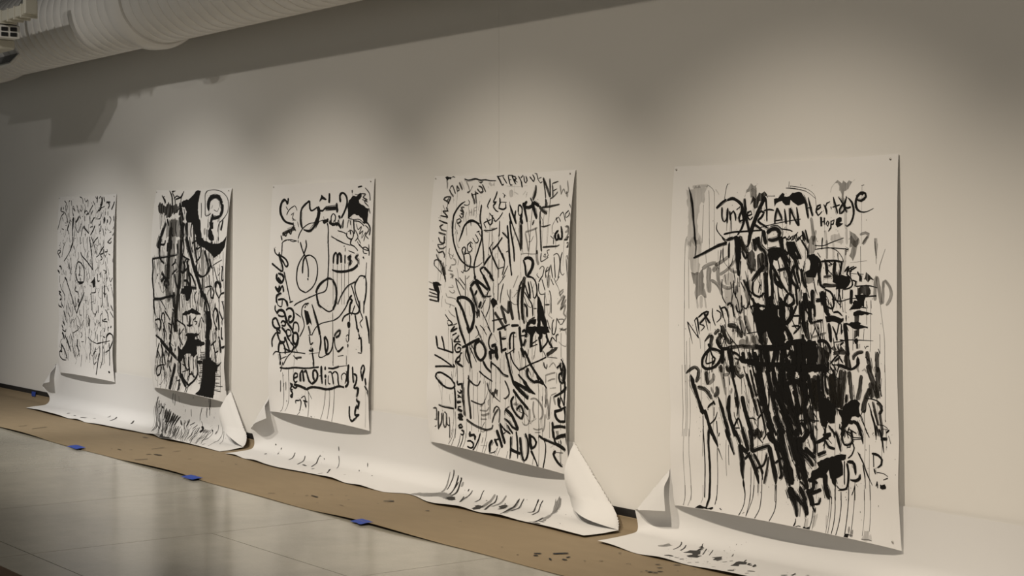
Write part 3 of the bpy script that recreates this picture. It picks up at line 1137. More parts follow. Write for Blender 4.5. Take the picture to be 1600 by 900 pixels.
('lettering_self_miss', 'the words SELF and MISS with loops and coils in black brush line', '''
b|194,425,14 193,478,14 191,520,14
d|193,420,7 268,403,7
d|301,405,7 356,415,6 409,407,7
b|430,402,14 437,422,14
b|75,464,16 89,496,13 135,516,9 179,510,9
d|86,461,7 97,458,7
b|156,494,24 158,526,22 216,561,18 262,597,14 293,581,24 258,545,17 191,523,14 124,516,13
b|45,579,16 108,601,16 187,630,15 220,630,14
b|220,630,20 207,588,20 158,526,19
b|133,653,30 124,685,30 169,715,18 212,709,21 233,676,30 199,656,18 144,650,16
b|146,679,18 212,719,18
b|104,749,24 148,769,19 180,741,28
b|104,749,23 159,784,16 213,740,16 235,781,30
b|126,865,24 127,817,20 192,793,14 202,793,13
b|148,843,14 224,834,14 266,848,19 287,871,23
b|213,835,14 212,875,14
b|236,634,14 266,696,14 298,769,14 330,846,14
b|319,857,9 372,844,9
b|463,417,15 499,474,14 554,535,14 587,606,16 588,667,16
b|583,673,36 586,688,36
b|540,401,16 554,447,16 521,504,15
b|506,641,20 509,587,20 523,540,18 563,514,12 614,509,10
b|614,509,10 686,538,12 718,604,16 699,686,14 639,743,11 558,776,10
b|558,778,9 466,753,12 424,692,16 432,609,16 472,551,13 531,504,12
b|853,402,14 868,527,14 862,653,14 850,733,13 811,764,8 731,779,7 599,811,8 403,864,8
b|700,777,31 720,741,26 779,699,21 868,670,18 927,677,17
b|927,677,22 968,721,25 985,780,28 963,848,27
b|705,777,26 716,817,25 742,855,23
b|933,567,23 936,512,22 969,492,13 985,527,22
b|987,572,29 989,522,28 1007,495,16 1032,512,27 1035,562,29
b|1087,505,17 1088,567,17
b|1087,458,10 1086,483,10
b|1171,515,17 1134,527,28 1164,552,29 1136,576,22
b|1265,504,21 1224,523,32 1263,547,27 1260,572,32
b|1260,574,24 1205,601,20 1110,618,18 994,621,18 915,609,10
b|965,403,7 1081,429,7 1157,442,7
b|1131,478,7 1217,496,7
d|1063,448,5 1082,446,5
b|1155,405,15 1157,435,11 1205,450,9 1254,480,10
b|1270,436,9 1319,466,8 1394,481,7
b|1309,461,8 1355,457,8 1399,481,12 1402,515,15
b|1319,471,12 1330,495,8 1377,500,7
B|1313,524 1341,519 1338,536
b|1240,416,7 1280,451,7
b|1391,438,9 1399,477,9
b|1002,847,13 1049,784,12 1125,723,10 1238,688,9
b|1257,678,13 1293,649,9 1360,656,11 1376,697,17 1375,769,17 1354,839,16
b|1359,644,11 1342,668,11
b|1266,668,14 1230,708,17 1242,766,16 1293,837,15
b|1182,713,12 1224,776,12 1260,841,12
b|1125,844,19 1167,796,18 1195,781,15
b|1167,806,13 1197,815,22 1178,840,20
b|538,859,10 599,852,10
d|1372,558,9 1369,658,9
'''),
('brush_drawing_middle', 'a cluster of black coils, the word BE and chains of loops', '''
b|126,851,14 148,882,10 201,890,9 213,853,14
b|110,883,20 104,916,20 136,940,17
b|277,845,26 297,886,26
b|319,854,10 361,847,10
b|382,877,8 455,849,8 486,840,8
b|125,946,24 169,918,18 233,925,25 263,971,33 283,1007,34
b|265,914,16 318,896,15 370,914,24 380,955,28 358,988,20 315,1000,19 306,964,25 349,952,16
b|146,956,17 210,963,16 242,956,16
b|57,997,17 113,979,18 154,1019,27 175,1044,22 109,1053,17 67,1029,28 63,997,30
b|187,1012,17 220,994,14 257,1008,26 240,1030,15 197,1027,14
b|120,1052,16 173,1070,19 173,1086,13 130,1078,19 120,1052,24
b|196,1043,18 259,1076,20 279,1107,21 321,1136,19
b|281,1054,11 324,1057,15 334,1088,17 290,1101,11 265,1076,20 281,1054,17
b|283,1007,21 346,1046,23 366,1076,27
b|367,1050,20 379,1002,15 432,1000,14 452,1040,20 441,1067,19
b|366,1076,16 419,1073,20 440,1108,30 406,1152,17 364,1133,30 366,1081,30
b|440,1108,24 428,1150,21 384,1184,18
b|47,1195,20 50,1141,19 107,1090,13 140,1088,11
b|129,1089,20 170,1145,15 235,1146,13 236,1109,20
b|170,1145,23 146,1188,24 147,1230,24
b|168,1166,12 212,1158,15 244,1198,22 246,1235,22
b|247,1108,22 277,1159,22 309,1204,21
b|321,1141,16 374,1174,20 332,1219,17
b|222,1194,14 298,1205,13 342,1208,13
b|158,1230,30 188,1286,30
b|188,1291,20 182,1321,20
b|61,1252,10 103,1225,8 191,1228,7 320,1214,7 428,1213,7 546,1213,7
b|226,1317,11 281,1253,10 332,1224,8
b|175,1276,7 270,1249,7
d|401,1256,16 454,1247,16 496,1244,15
d|366,1237,9 435,1264,9
d|406,1183,9 428,1213,9
b|579,870,9 548,858,7 506,883,12 495,935,14 526,985,14 525,1031,13 461,1097,11
b|537,887,10 558,871,10
B|527,903 589,911 620,960 640,1011 609,986 568,1009 537,938
d|588,1013,23 609,1048,24 614,1073,24
d|588,1080,6 640,1072,6
d|604,1084,20 619,1140,16 661,1127,11
b|402,928,9 485,956,9
b|640,855,9 681,922,24 733,1006,25 759,1066,26
b|759,1066,20 769,1111,20 753,1178,20
b|753,1178,12 740,1219,11 786,1224,6 866,1197,7
b|821,1078,24 826,1128,24 845,1198,24
b|826,1073,18 866,1111,21 866,1156,21 845,1198,18 895,1185,14 931,1143,20 947,1072,21
b|957,1067,25 1006,1030,21 1041,1028,32 1026,1059,24 977,1076,20
b|962,1071,14 966,1131,14 995,1164,12
b|995,1169,15 1024,1168,16 1083,1135,18
b|640,1077,10 692,1024,8 764,990,7 865,971,6 946,960,6
b|946,960,9 1025,930,10 1102,873,12 1149,823,12
b|721,829,23 742,859,19 783,873,15
b|783,873,12 874,900,10 934,888,10
b|934,888,25 963,852,26 977,822,28
b|1065,963,16 1093,928,13 1171,903,10 1257,903,10 1294,878,18 1287,815,19
b|1187,822,21 1169,852,23 1166,906,23
b|1236,846,10 1190,915,10
b|1157,960,42 1157,1004,42
b|1166,911,14 1167,964,13
b|1162,1009,13 1152,1092,13
d|1119,1064,8 1143,1049,7 1157,1077,11 1132,1103,6 1118,1074,11
d|1142,1112,19 1141,1137,19
b|1238,909,18 1257,961,19 1267,1010,19
b|1276,1004,27 1285,1028,27
b|1285,1033,16 1299,1062,16
b|1280,1072,11 1313,1066,18 1320,1123,20 1319,1162,20
b|1319,1167,6 1272,1165,6
b|1245,816,11 1294,873,11 1342,935,11
b|1342,935,7 1304,965,9 1332,998,8
b|1353,814,15 1351,901,15
b|1379,914,23 1397,967,23 1415,1023,24 1427,1099,24
b|1426,1128,8 1430,1133,8
b|597,1187,16 639,1189,16
b|655,1168,36 639,1195,36
b|645,1199,20 664,1239,20 682,1286,20
d|934,903,8 943,1270,8
d|1120,1192,8 1125,1259,8
d|1005,1204,5 1082,1194,5
d|1245,1142,8 1254,1146,8
d|599,1212,4 743,1194,4
'''),
('lettering_emotional', 'the framed word EMOTIONAL and chained letters at the lower right', '''
b|180,1338,14 295,1335,14 424,1321,13 551,1317,13 675,1304,13 756,1294,13
b|183,1293,24 181,1315,24
b|195,1366,12 208,1339,12
b|221,1291,12 207,1334,12
b|668,1261,18 685,1301,18
b|882,1293,12 956,1291,12 1031,1273,12
d|1031,1273,6 1107,1264,6 1164,1260,6
b|396,1398,14 454,1383,18 452,1363,17 409,1366,20 402,1408,26 425,1427,14 456,1414,15
b|499,1416,26 493,1350,26
b|494,1355,18 523,1337,22 552,1412,26
b|546,1346,16 576,1334,19 625,1396,22 667,1419,18
b|667,1419,16 728,1389,20 744,1347,26 709,1319,15 680,1331,25 685,1372,25 708,1390,21
b|785,1284,30 800,1353,30 815,1408,30
b|765,1356,6 805,1348,6
b|841,1285,26 845,1310,26
b|849,1340,33 857,1364,33
b|857,1369,16 860,1414,16
b|891,1322,10 930,1319,13 955,1358,19 968,1401,19
b|942,1334,13 978,1311,10 1020,1328,17 1030,1377,19 1046,1406,18
d|894,1342,14 899,1396,13 929,1399,7
d|1082,1364,13 1069,1335,12 1104,1313,7 1136,1335,13 1122,1385,13
d|1140,1369,15 1140,1296,15
b|1153,1251,25 1153,1320,25 1160,1383,23 1123,1405,16
b|403,1444,19 490,1448,20 586,1461,20
b|586,1466,19 668,1442,17 770,1439,17 870,1441,17 949,1430,17 1036,1409,17 1113,1408,17
b|382,1456,19 427,1469,16 458,1450,20
b|349,1443,11 382,1446,20 351,1480,20 395,1482,11
b|353,1490,13 388,1504,18 395,1535,18 366,1532,20 400,1508,15
b|348,1433,14 360,1458,14
b|448,1564,20 465,1580,20
b|446,1559,11 509,1553,11
b|506,1542,11 536,1567,14 548,1639,14
b|525,1535,10 573,1515,9 606,1555,14
b|561,1548,11 626,1553,11
b|586,1557,17 624,1600,17
b|1206,1263,20 1218,1315,20 1235,1372,20
b|1227,1310,13 1266,1322,20 1267,1365,21 1242,1401,22 1284,1403,12
b|1274,1394,27 1294,1417,32 1275,1467,30
b|1303,1397,22 1294,1441,22
b|1280,1471,19 1281,1495,19
b|1281,1495,14 1305,1494,25 1299,1538,18 1278,1515,22
b|1275,1526,24 1270,1587,20 1322,1579,13
b|1322,1579,16 1290,1600,17 1276,1618,19
b|1275,1613,20 1247,1638,17 1218,1625,18
b|1218,1625,16 1198,1584,17 1192,1533,18
b|1316,1280,21 1340,1245,13 1361,1268,24 1348,1307,24 1345,1350,24
b|1316,1280,18 1331,1318,17 1354,1350,16
b|1379,1329,21 1395,1376,22
b|1377,1382,14 1416,1408,14
b|1416,1408,25 1444,1444,25
b|1444,1439,40 1461,1481,34 1459,1524,13
d|199,1429,12 203,1514,12
d|236,1389,6 247,1388,6
d|255,1445,10 239,1473,10
d|282,1433,10 286,1496,10
d|309,1571,11 324,1581,11
b|727,1665,13 747,1673,13
'''),
('ink_drips', '', '''
d|228,1369,6 273,1621,6 242,1667,6
d|313,1342,6 346,1579,6 322,1660,6
d|608,1470,6 680,1527,6
d|619,1479,6 659,1596,6 693,1684,6
d|856,1450,6 859,1554,6 865,1681,6
d|915,1445,6 928,1558,6 944,1662,5
d|978,1406,6 986,1542,6 1012,1686,5
d|552,1645,6 526,1689,6
d|939,1244,6 948,1274,6
d|928,572,5 938,849,5
d|987,577,5 993,847,5
d|1040,567,5 1057,846,5
d|1086,571,5 1091,845,5
d|1136,576,5 1148,797,5
'''),
],
'p4': [
('lettering_discrimination', 'the word DISCRIMINATION rising up the left margin in dark brush letters', '''
d|188,84,12 211,108,11 242,130,10
d|198,80,11 223,60,10 262,112,12
d|274,64,13 282,96,10 303,88,13 274,60,10
d|303,41,13 339,88,12
l|326,33,9 360,88,9
d|197,174,11 166,157,10 132,147,16 163,132,9 213,132,9
d|167,165,10 192,136,10
d|213,132,15 183,176,15
d|195,220,9 131,221,9
d|131,221,10 193,256,10
d|197,260,9 110,250,9
d|168,197,11 192,220,11
d|193,296,8 132,286,8 95,280,8
d|194,298,10 154,293,10 125,286,10
d|148,305,10 106,318,10
d|110,318,14 130,338,11 187,345,10
d|99,355,11 139,362,11 182,367,11
d|102,387,15 122,415,12 158,422,10 171,401,17 165,377,17
d|95,432,6 145,430,7 179,417,7
d|95,432,13 118,455,10 161,454,9 188,441,10
d|82,460,10 113,483,8 155,474,8 178,497,12 175,513,13
d|85,493,10 108,524,9 145,538,7
d|67,566,13 66,538,11 101,528,8 146,554,10 169,586,11
d|63,562,7 112,588,7 156,614,7
M|109,540 151,522 183,585 200,639 171,630
d|161,570,27 185,625,27
d|185,621,17 194,644,17 202,664,4
'''),
('lettering_different', 'grey brush word running up the left side', '''
m|231,451,11 226,479,11 250,518,7 276,486,10
m|212,480,4 277,501,4
m|253,554,8 302,548,10 300,524,12 271,514,9
m|219,587,8 276,593,8
m|253,558,16 240,582,16
m|242,610,10 285,620,17 250,636,11
m|271,617,11 279,640,11
m|267,677,8 289,691,7 232,694,6
m|240,714,7 277,728,6 305,718,10 290,707,9
m|205,732,9 220,755,7 264,756,6 321,763,6
m|199,768,10 207,792,7 258,800,6 309,809,6
m|258,796,8 252,821,8
m|238,836,8 268,859,7 318,874,6
m|205,838,6 209,841,6
d|199,864,9 247,897,8 290,917,8
d|225,906,8 247,897,8 283,918,13 240,931,7 225,914,11
d|233,932,7 291,925,7 337,912,7
d|312,928,10 266,965,13 298,961,8 341,942,9
'''),
('lettering_top', 'the words EVERYONE and NEW in black along the top edge', '''
B|129,5 256,5 251,11 213,14 205,18 171,20 164,28 143,16
m|151,20,15 166,48,16 165,80,16
b|363,21,10 413,28,9 484,21,9 538,30,9 593,29,9 638,35,9 701,36,5
d|517,35,5 542,51,4 557,40,5
b|715,8,13 737,32,14 758,63,12 775,59,5
b|720,12,5 785,7,5
b|771,14,9 788,33,9 807,56,9
b|825,11,10 831,42,10 841,65,8 860,65,6
b|823,8,5 872,9,4
b|829,34,4 851,33,4
b|860,11,10 875,35,10 894,62,10
b|860,12,8 890,17,8 901,29,11 875,35,8
b|881,36,7 911,51,7
b|921,14,8 945,45,9 952,82,10
b|969,12,6 944,26,6
b|975,16,10 979,50,9 990,57,6 1003,43,10 993,17,9
b|1029,22,9 1066,53,9
b|1066,53,11 1073,34,10 1056,12,9
b|1094,6,7 1105,39,6 1129,62,5 1147,55,5
b|1076,5,4 1099,10,4
b|1111,36,4 1138,30,4
d|1185,151,12 1174,107,12 1152,34,11
d|1152,32,15 1184,79,16 1227,145,16
d|1227,145,12 1221,87,12 1214,40,11
d|1237,70,8 1294,59,8
d|1240,73,10 1248,117,11 1251,146,11
d|1247,113,7 1287,100,7
d|1228,156,9 1263,143,9 1296,119,10
m|1311,80,11 1328,134,11
m|1328,134,9 1347,103,6 1362,125,8
m|1362,128,8 1391,122,12 1375,58,11
m|1372,118,17 1392,151,18
l|839,95,43 851,136,43
l|876,107,8 915,122,8
l|959,127,8 990,102,8
l|1002,110,11 991,143,11
l|802,71,3 903,77,3 1002,73,3
L|623,52 689,50 679,76 627,72
'''),
('lettering_work_identity', 'large black words WORK and IDENTITY climbing to the right', '''
b|638,141,10 608,187,11 623,202,8
b|707,100,11 690,130,11 665,164,12 698,165,12 668,187,12 697,214,8 724,222,7
b|729,138,13 737,169,13 728,199,10 775,207,8 799,196,13 789,169,12
b|737,165,4 802,166,4
b|781,120,14 774,139,14
b|761,112,4 793,128,3
b|836,181,7 861,219,16 907,280,16 916,295,17
b|836,230,15 854,268,15 871,294,15
b|899,216,17 898,257,16 916,295,15
b|926,227,15 926,186,13 957,198,13 965,235,15 941,246,9 925,224,13
b|965,235,25 957,265,25 980,295,21
b|966,172,20 995,221,21 1023,284,21
b|972,191,22 1006,165,22
b|978,191,19 1023,199,19 1072,189,20
b|1035,144,12 1057,170,12
d|1088,72,6 1083,112,22 1062,159,22
b|1057,170,28 1082,215,28 1115,267,16
b|1069,170,20 1129,194,19
d|1129,194,21 1164,220,19 1210,239,18
d|1182,155,16 1194,177,18 1192,202,19
d|1155,202,13 1222,199,13 1323,188,7
'''),
('lettering_grey_life', 'diluted grey letters on the right half', '''
d|1145,220,12 1145,260,12 1156,296,12
d|1088,274,14 1084,292,14
d|1164,311,9 1201,311,9 1252,301,5
d|1148,278,15 1163,351,15 1174,424,14 1183,453,14
d|1190,429,11 1262,425,11 1322,422,11 1348,415,4
m|1012,343,13 1067,332,13 1128,318,13
m|1012,347,14 1038,406,14 1056,454,14
m|1109,318,12 1130,387,12 1130,453,12
m|1136,449,24 1143,497,24 1161,529,22
d|1136,446,30 1141,467,30
m|981,471,6 1032,465,6 1082,468,6 1132,467,6
m|1022,277,8 1043,343,8 1060,380,9 1061,446,9
m|1096,363,7 1075,395,6 1050,398,5
d|1076,303,16 1088,277,16
'''),
('lettering_you', 'the words MY, YOU and LOST in small black letters at the right edge', '''
b|1299,269,6 1320,291,6
b|1302,271,6 1322,259,4 1343,285,6
b|1333,256,6 1360,233,5 1390,285,6
b|1412,226,6 1385,243,7 1388,264,4 1416,254,6 1419,233,4 1434,262,6
b|1413,190,5 1434,212,5
b|1259,364,5 1285,380,5
b|1292,359,7 1291,413,7
b|1331,334,14 1303,355,18 1313,388,15 1330,384,17 1327,352,18
b|1327,352,16 1348,384,13 1365,381,17 1365,345,17 1352,310,7
d|1180,460,9 1181,509,6 1249,485,6
d|1211,467,8 1206,481,8 1222,485,7 1223,467,7 1208,469,5
d|1258,443,5 1234,449,7 1248,474,7 1231,485,5
m|1388,314,12 1418,318,16 1414,339,17 1391,346,13
m|1399,310,12 1430,325,17 1412,374,16 1389,388,13
d|1389,388,9 1418,385,10 1435,371,13 1412,374,10
d|1411,406,7 1437,403,11 1416,431,12 1439,420,8
d|1420,473,16 1430,494,16
'''),
('lettering_beautiful', 'a ringed head shape with the words AGAIN, BEAUTIFUL and THE around it', '''
b|373,159,4 330,175,13 286,211,15 255,252,18 253,299,18
d|292,271,13 302,295,8 342,282,12 327,266,8 293,275,8
d|317,243,11 347,262,9 358,238,13 330,235,9
d|320,211,9 364,227,13 333,199,15 367,195,9
d|358,179,6 399,183,6 419,175,7
d|403,148,8 418,163,9 413,179,9
m|423,210,9 431,250,9
m|443,203,9 455,249,9
m|425,226,5 452,224,5
m|469,199,9 472,249,9
m|469,199,5 502,191,5
m|472,218,5 498,214,5
m|514,235,7 516,239,7
d|547,179,16 541,233,16 547,295,16
d|423,93,14 402,104,13 388,104,12
d|436,108,16 457,140,16 477,175,16
d|477,101,13 484,140,13 493,171,13
d|436,120,7 511,109,7
d|471,97,7 511,113,7
d|513,66,10 547,74,12 558,98,15 531,105,10 499,82,12
d|555,55,11 588,102,11
d|530,43,6 564,40,6
m|383,37,13 409,73,13 416,93,13
m|452,62,8 423,97,8
b|391,295,10 424,277,9 464,273,8 506,284,8 541,296,8
b|633,229,8 691,268,9 706,283,9
b|771,226,9 742,256,8 699,283,8
b|610,260,10 634,295,10
b|587,287,7 658,268,7
b|668,241,13 668,295,13
b|251,279,17 256,359,17 286,438,15 348,511,13 421,548,10 491,559,9 545,551,5 591,527,4
b|326,409,3 356,357,17 379,309,15 425,285,11 478,281,10 528,300,12 565,330,13
b|565,330,13 570,377,13 554,423,13 526,486,13 509,529,14 506,580,14 523,624,24
d|545,276,13 564,322,13 577,384,13 595,461,13 605,534,13
b|512,346,7 545,338,7
b|532,342,8 562,373,8
b|475,382,7 512,412,6 538,396,9 500,358,8
b|467,445,9 450,406,9 478,417,6
b|450,410,7 424,426,9 427,461,8 456,468,6 481,444,8
b|445,430,5 474,441,5
b|388,490,11 365,459,12 384,439,7 406,450,12 395,486,12
b|394,482,7 442,477,8 466,511,12 457,566,11 423,587,7 388,580,7
b|388,486,11 406,544,11 410,591,11
b|368,589,6 389,598,6 395,584,9
b|444,277,8 451,308,8
b|302,295,6 335,318,6
b|302,295,5 342,278,5
b|581,291,8 611,322,8
b|581,291,6 606,280,6
b|633,283,10 649,302,7 673,283,9
b|685,275,8 712,279,8
d|585,334,9 659,333,9 727,319,10
m|599,341,6 640,345,6
'''),
('lettering_identity', 'the big black word IDENTITY climbing diagonally', '''
b|656,433,14 695,489,14 762,564,13
b|691,449,13 741,416,13 786,374,14
b|779,344,11 821,366,12 849,385,12
b|663,433,5 693,404,5
b|742,424,11 772,457,11 824,517,11
d|793,465,10 824,521,10 805,597,10
b|762,560,5 820,547,5
b|606,545,14 637,514,14 675,482,14
b|647,475,7 661,483,7
b|567,572,14 626,620,14
b|567,572,12 610,553,12
b|614,557,17 671,589,18 707,617,18
b|826,302,16 850,388,17 863,448,17 885,538,16 902,597,16
b|832,460,7 857,452,7
b|849,276,16 871,351,16 908,444,16 921,515,17
d|961,298,25 978,380,25 979,443,26
d|862,276,11 909,343,11 955,403,11 979,451,12
m|952,276,31 968,350,32 978,436,32
d|744,275,10 752,367,11
m|670,314,9 707,619,9
m|763,503,11 766,615,11
d|859,539,8 806,614,8
b|515,607,27 524,634,27
b|524,634,19 594,658,20 664,689,20
b|604,603,22 648,648,23 685,692,23
b|672,601,20 721,634,20
b|524,637,25 569,682,25 619,734,25
b|619,734,14 653,728,14
b|518,642,20 472,675,20
b|472,682,31 510,735,31 547,791,32 562,837,33
b|523,727,19 549,698,19
b|568,802,21 597,762,21
D|534,815 581,813 582,851 555,872
b|328,765,21 380,809,22 424,869,23 473,952,23
b|328,761,21 377,748,20 434,751,21 484,772,27 513,809,34 521,870,23 501,922,30 473,952,13
b|316,813,18 340,874,18 369,936,18 383,964,18
d|307,635,11 331,685,10 370,739,10
d|307,635,8 359,664,8 410,701,9
d|349,629,8 415,673,8
d|415,611,8 423,740,8
m|421,767,7 425,904,7
m|427,634,10 460,613,10
b|671,693,11 653,728,10 700,726,7
b|640,748,8 595,808,8
b|687,734,8 682,792,8 643,855,7
b|595,816,8 643,867,8 696,940,8
B|716,731 760,750 767,768 722,797 695,772 694,753
b|722,797,11 729,865,11 729,940,10
d|736,819,23 788,862,23 852,918,24
d|710,872,9 782,858,9 827,852,9
d|800,778,27 827,829,27 853,881,27
d|800,774,15 840,799,14 878,819,14
d|883,744,25 878,789,25 878,819,26
d|890,744,28 904,803,28 923,854,27
b|762,922,12 827,901,12 891,880,4
b|904,889,16 979,881,16
d|1019,635,27 1009,702,27 1010,776,27 1017,849,27
d|995,658,12 977,703,12 973,814,13
b|535,908,9 576,951,9
d|583,905,7 636,933,7
d|768,643,9 767,749,9
d|821,645,10 798,710,10 793,763,10
d|837,596,7 775,654,7
m|894,676,17 890,744,17
m|966,592,8 919,668,8
m|1001,658,6 927,720,6
d|1023,605,8 976,658,8
B|57,672 108,669 156,684 116,693 124,704 136,732 127,793 113,793 108,745 66,707 58,692
d|11,715,9 110,725,9
d|16,735,9 111,749,9
d|9,759,9 112,765,9
d|17,783,11 113,789,11
m|6,670,7 72,683,7
'''),
('lettering_independence', 'thin black letters down the right side and scribbles around the letter R', '''
b|1010,502,17 1032,542,18 1042,594,19
b|1016,500,19 1047,490,17 1091,497,20 1106,526,28 1090,563,25 1054,597,23
b|1054,601,5 1116,603,5
d|1169,554,7 1192,536,5 1214,546,8 1201,590,8 1190,603,7
d|1152,576,7 1146,587,6 1172,604,5
d|1247,539,8 1230,564,8 1232,602,8
d|1253,539,8 1259,553,7 1230,568,6
d|1276,524,8 1284,560,8 1298,601,8
d|1270,531,8 1250,602,8
d|1303,481,8 1312,538,8 1321,600,8
d|1296,474,6 1325,463,5 1350,480,8 1359,530,8 1345,600,8
d|1377,455,8 1363,502,8 1367,566,8 1391,583,5 1402,572,7
d|1415,494,7 1424,551,7 1433,598,7
b|1042,594,7 1092,600,8 1129,617,10 1149,653,12 1151,693,12 1133,719,8 1114,712,8
b|1065,626,14 1082,670,15 1087,721,15
b|1038,645,12 1058,685,11 1090,724,11
b|1087,622,7 1114,683,7 1121,716,7
b|1033,686,10 1078,728,10 1109,764,12 1116,822,12
d|1029,598,29 1020,664,29 1010,746,29 1017,820,22 1036,870,28
d|1006,624,14 976,673,15 966,740,15 986,851,15
b|1029,756,12 1054,774,16 1060,832,16
b|1195,594,7 1167,627,7
b|1167,631,9 1168,671,8 1187,695,6 1223,691,5
b|1196,608,7 1229,672,7
m|1267,585,23 1257,625,24 1258,657,24
m|1237,586,7 1252,643,7
d|1229,680,8 1224,730,8 1228,802,8
d|1265,671,8 1283,699,8 1288,800,8
d|1231,753,9 1272,750,9
d|1310,602,6 1328,620,4 1356,591,6
d|1280,606,6 1305,638,6
B|1157,693 1188,728 1213,767 1231,817 1256,873 1274,908 1238,910 1207,861 1189,840 1189,913 1158,915 1158,769
d|1122,778,7 1152,777,7
d|1134,828,12 1073,854,12
B|1060,862 1110,841 1146,839 1146,861 1128,869 1097,863 1073,883 1072,920 1047,921 1048,884
b|1140,879,29 1128,915,29
m|1400,661,10 1360,683,12 1366,697,9 1400,671,11
m|1344,747,12 1384,711,12 1401,692,13
m|1379,750,14 1413,696,15 1374,775,14 1425,716,13
m|1380,771,11 1420,748,13 1404,795,15 1428,808,10 1433,780,15
d|1315,831,8 1298,857,9 1298,905,10
d|1339,826,8 1334,883,8 1322,904,7
d|1339,822,9 1369,853,9
d|1357,829,5 1404,827,6 1393,852,6 1369,857,5
m|1433,808,10 1399,845,10
m|1376,878,11 1417,886,11 1441,871,13
m|1370,896,9 1399,873,9
d|1250,834,7 1280,893,7
d|1195,818,14 1207,847,14
'''),
('lettering_love_again', 'the words LOVE, AGAIN, CONFLICT and HOME rising up the left edge', '''
b|98,1006,19 109,1044,19 116,1079,19
b|164,1003,17 186,1049,17 199,1094,17
b|112,1080,10 196,1088,10 289,1098,10
b|289,1098,13 286,1053,13 276,1010,3
b|78,1127,11 158,1144,11 229,1165,11 278,1181,11
b|83,1201,10 192,1189,10 309,1182,10
b|286,1168,13 309,1182,13
b|106,1240,11 149,1233,12 207,1244,13 265,1262,14 302,1288,15
b|106,1240,17 93,1263,18 131,1287,13 176,1301,12
b|266,967,9 312,932,9
b|266,967,8 341,938,8
b|284,989,9 334,970,9
b|298,1028,9 375,1022,9
b|298,1028,10 362,983,10
b|341,997,11 361,1023,11
b|382,1045,10 340,1036,9 311,1059,16 324,1089,12 367,1082,11 378,1061,15 346,1060,10 339,1072,15
b|321,1169,20 315,1150,18 337,1124,14 366,1109,14 373,1093,14 394,1087,11
b|322,1153,10 364,1141,12 365,1113,17
b|328,1156,16 363,1165,16 397,1174,16
d|328,1168,6 336,1285,6
b|124,1288,15 169,1307,14 227,1321,12 283,1319,12 310,1301,19 301,1278,20
b|307,1309,17 322,1379,17 321,1442,17
b|135,1438,10 202,1444,10 308,1442,10
d|71,1467,8 108,1463,14 109,1516,15 104,1541,15
d|82,1536,6 108,1535,6
d|85,1584,7 108,1574,7
d|132,1476,17 127,1530,18 132,1597,19
d|132,1588,14 164,1546,15 168,1484,16
d|186,1482,13 187,1556,13 217,1569,12 221,1486,13 193,1477,9
d|221,1502,12 230,1551,11 260,1555,7
d|250,1499,10 260,1555,10 273,1636,11
b|335,1267,21 340,1290,14 378,1282,14 387,1309,20
b|340,1329,15 361,1339,12 388,1328,20 367,1318,15
b|342,1353,12 384,1364,12
b|343,1368,10 370,1361,10
b|337,1401,14 385,1391,14
b|350,1423,18 356,1438,14 398,1445,11
b|350,1427,9 385,1419,9
b|342,1440,11 390,1454,11
b|348,1475,14 397,1473,24 355,1494,24 404,1500,15
b|359,1542,12 386,1531,12 402,1545,16 368,1554,12 358,1538,19
b|391,1568,13 421,1572,18 419,1598,15 386,1594,13
D|378,1286 398,1284 419,1415 431,1481 411,1479 399,1417
m|406,1299,18 419,1415,18 428,1477,18
'''),
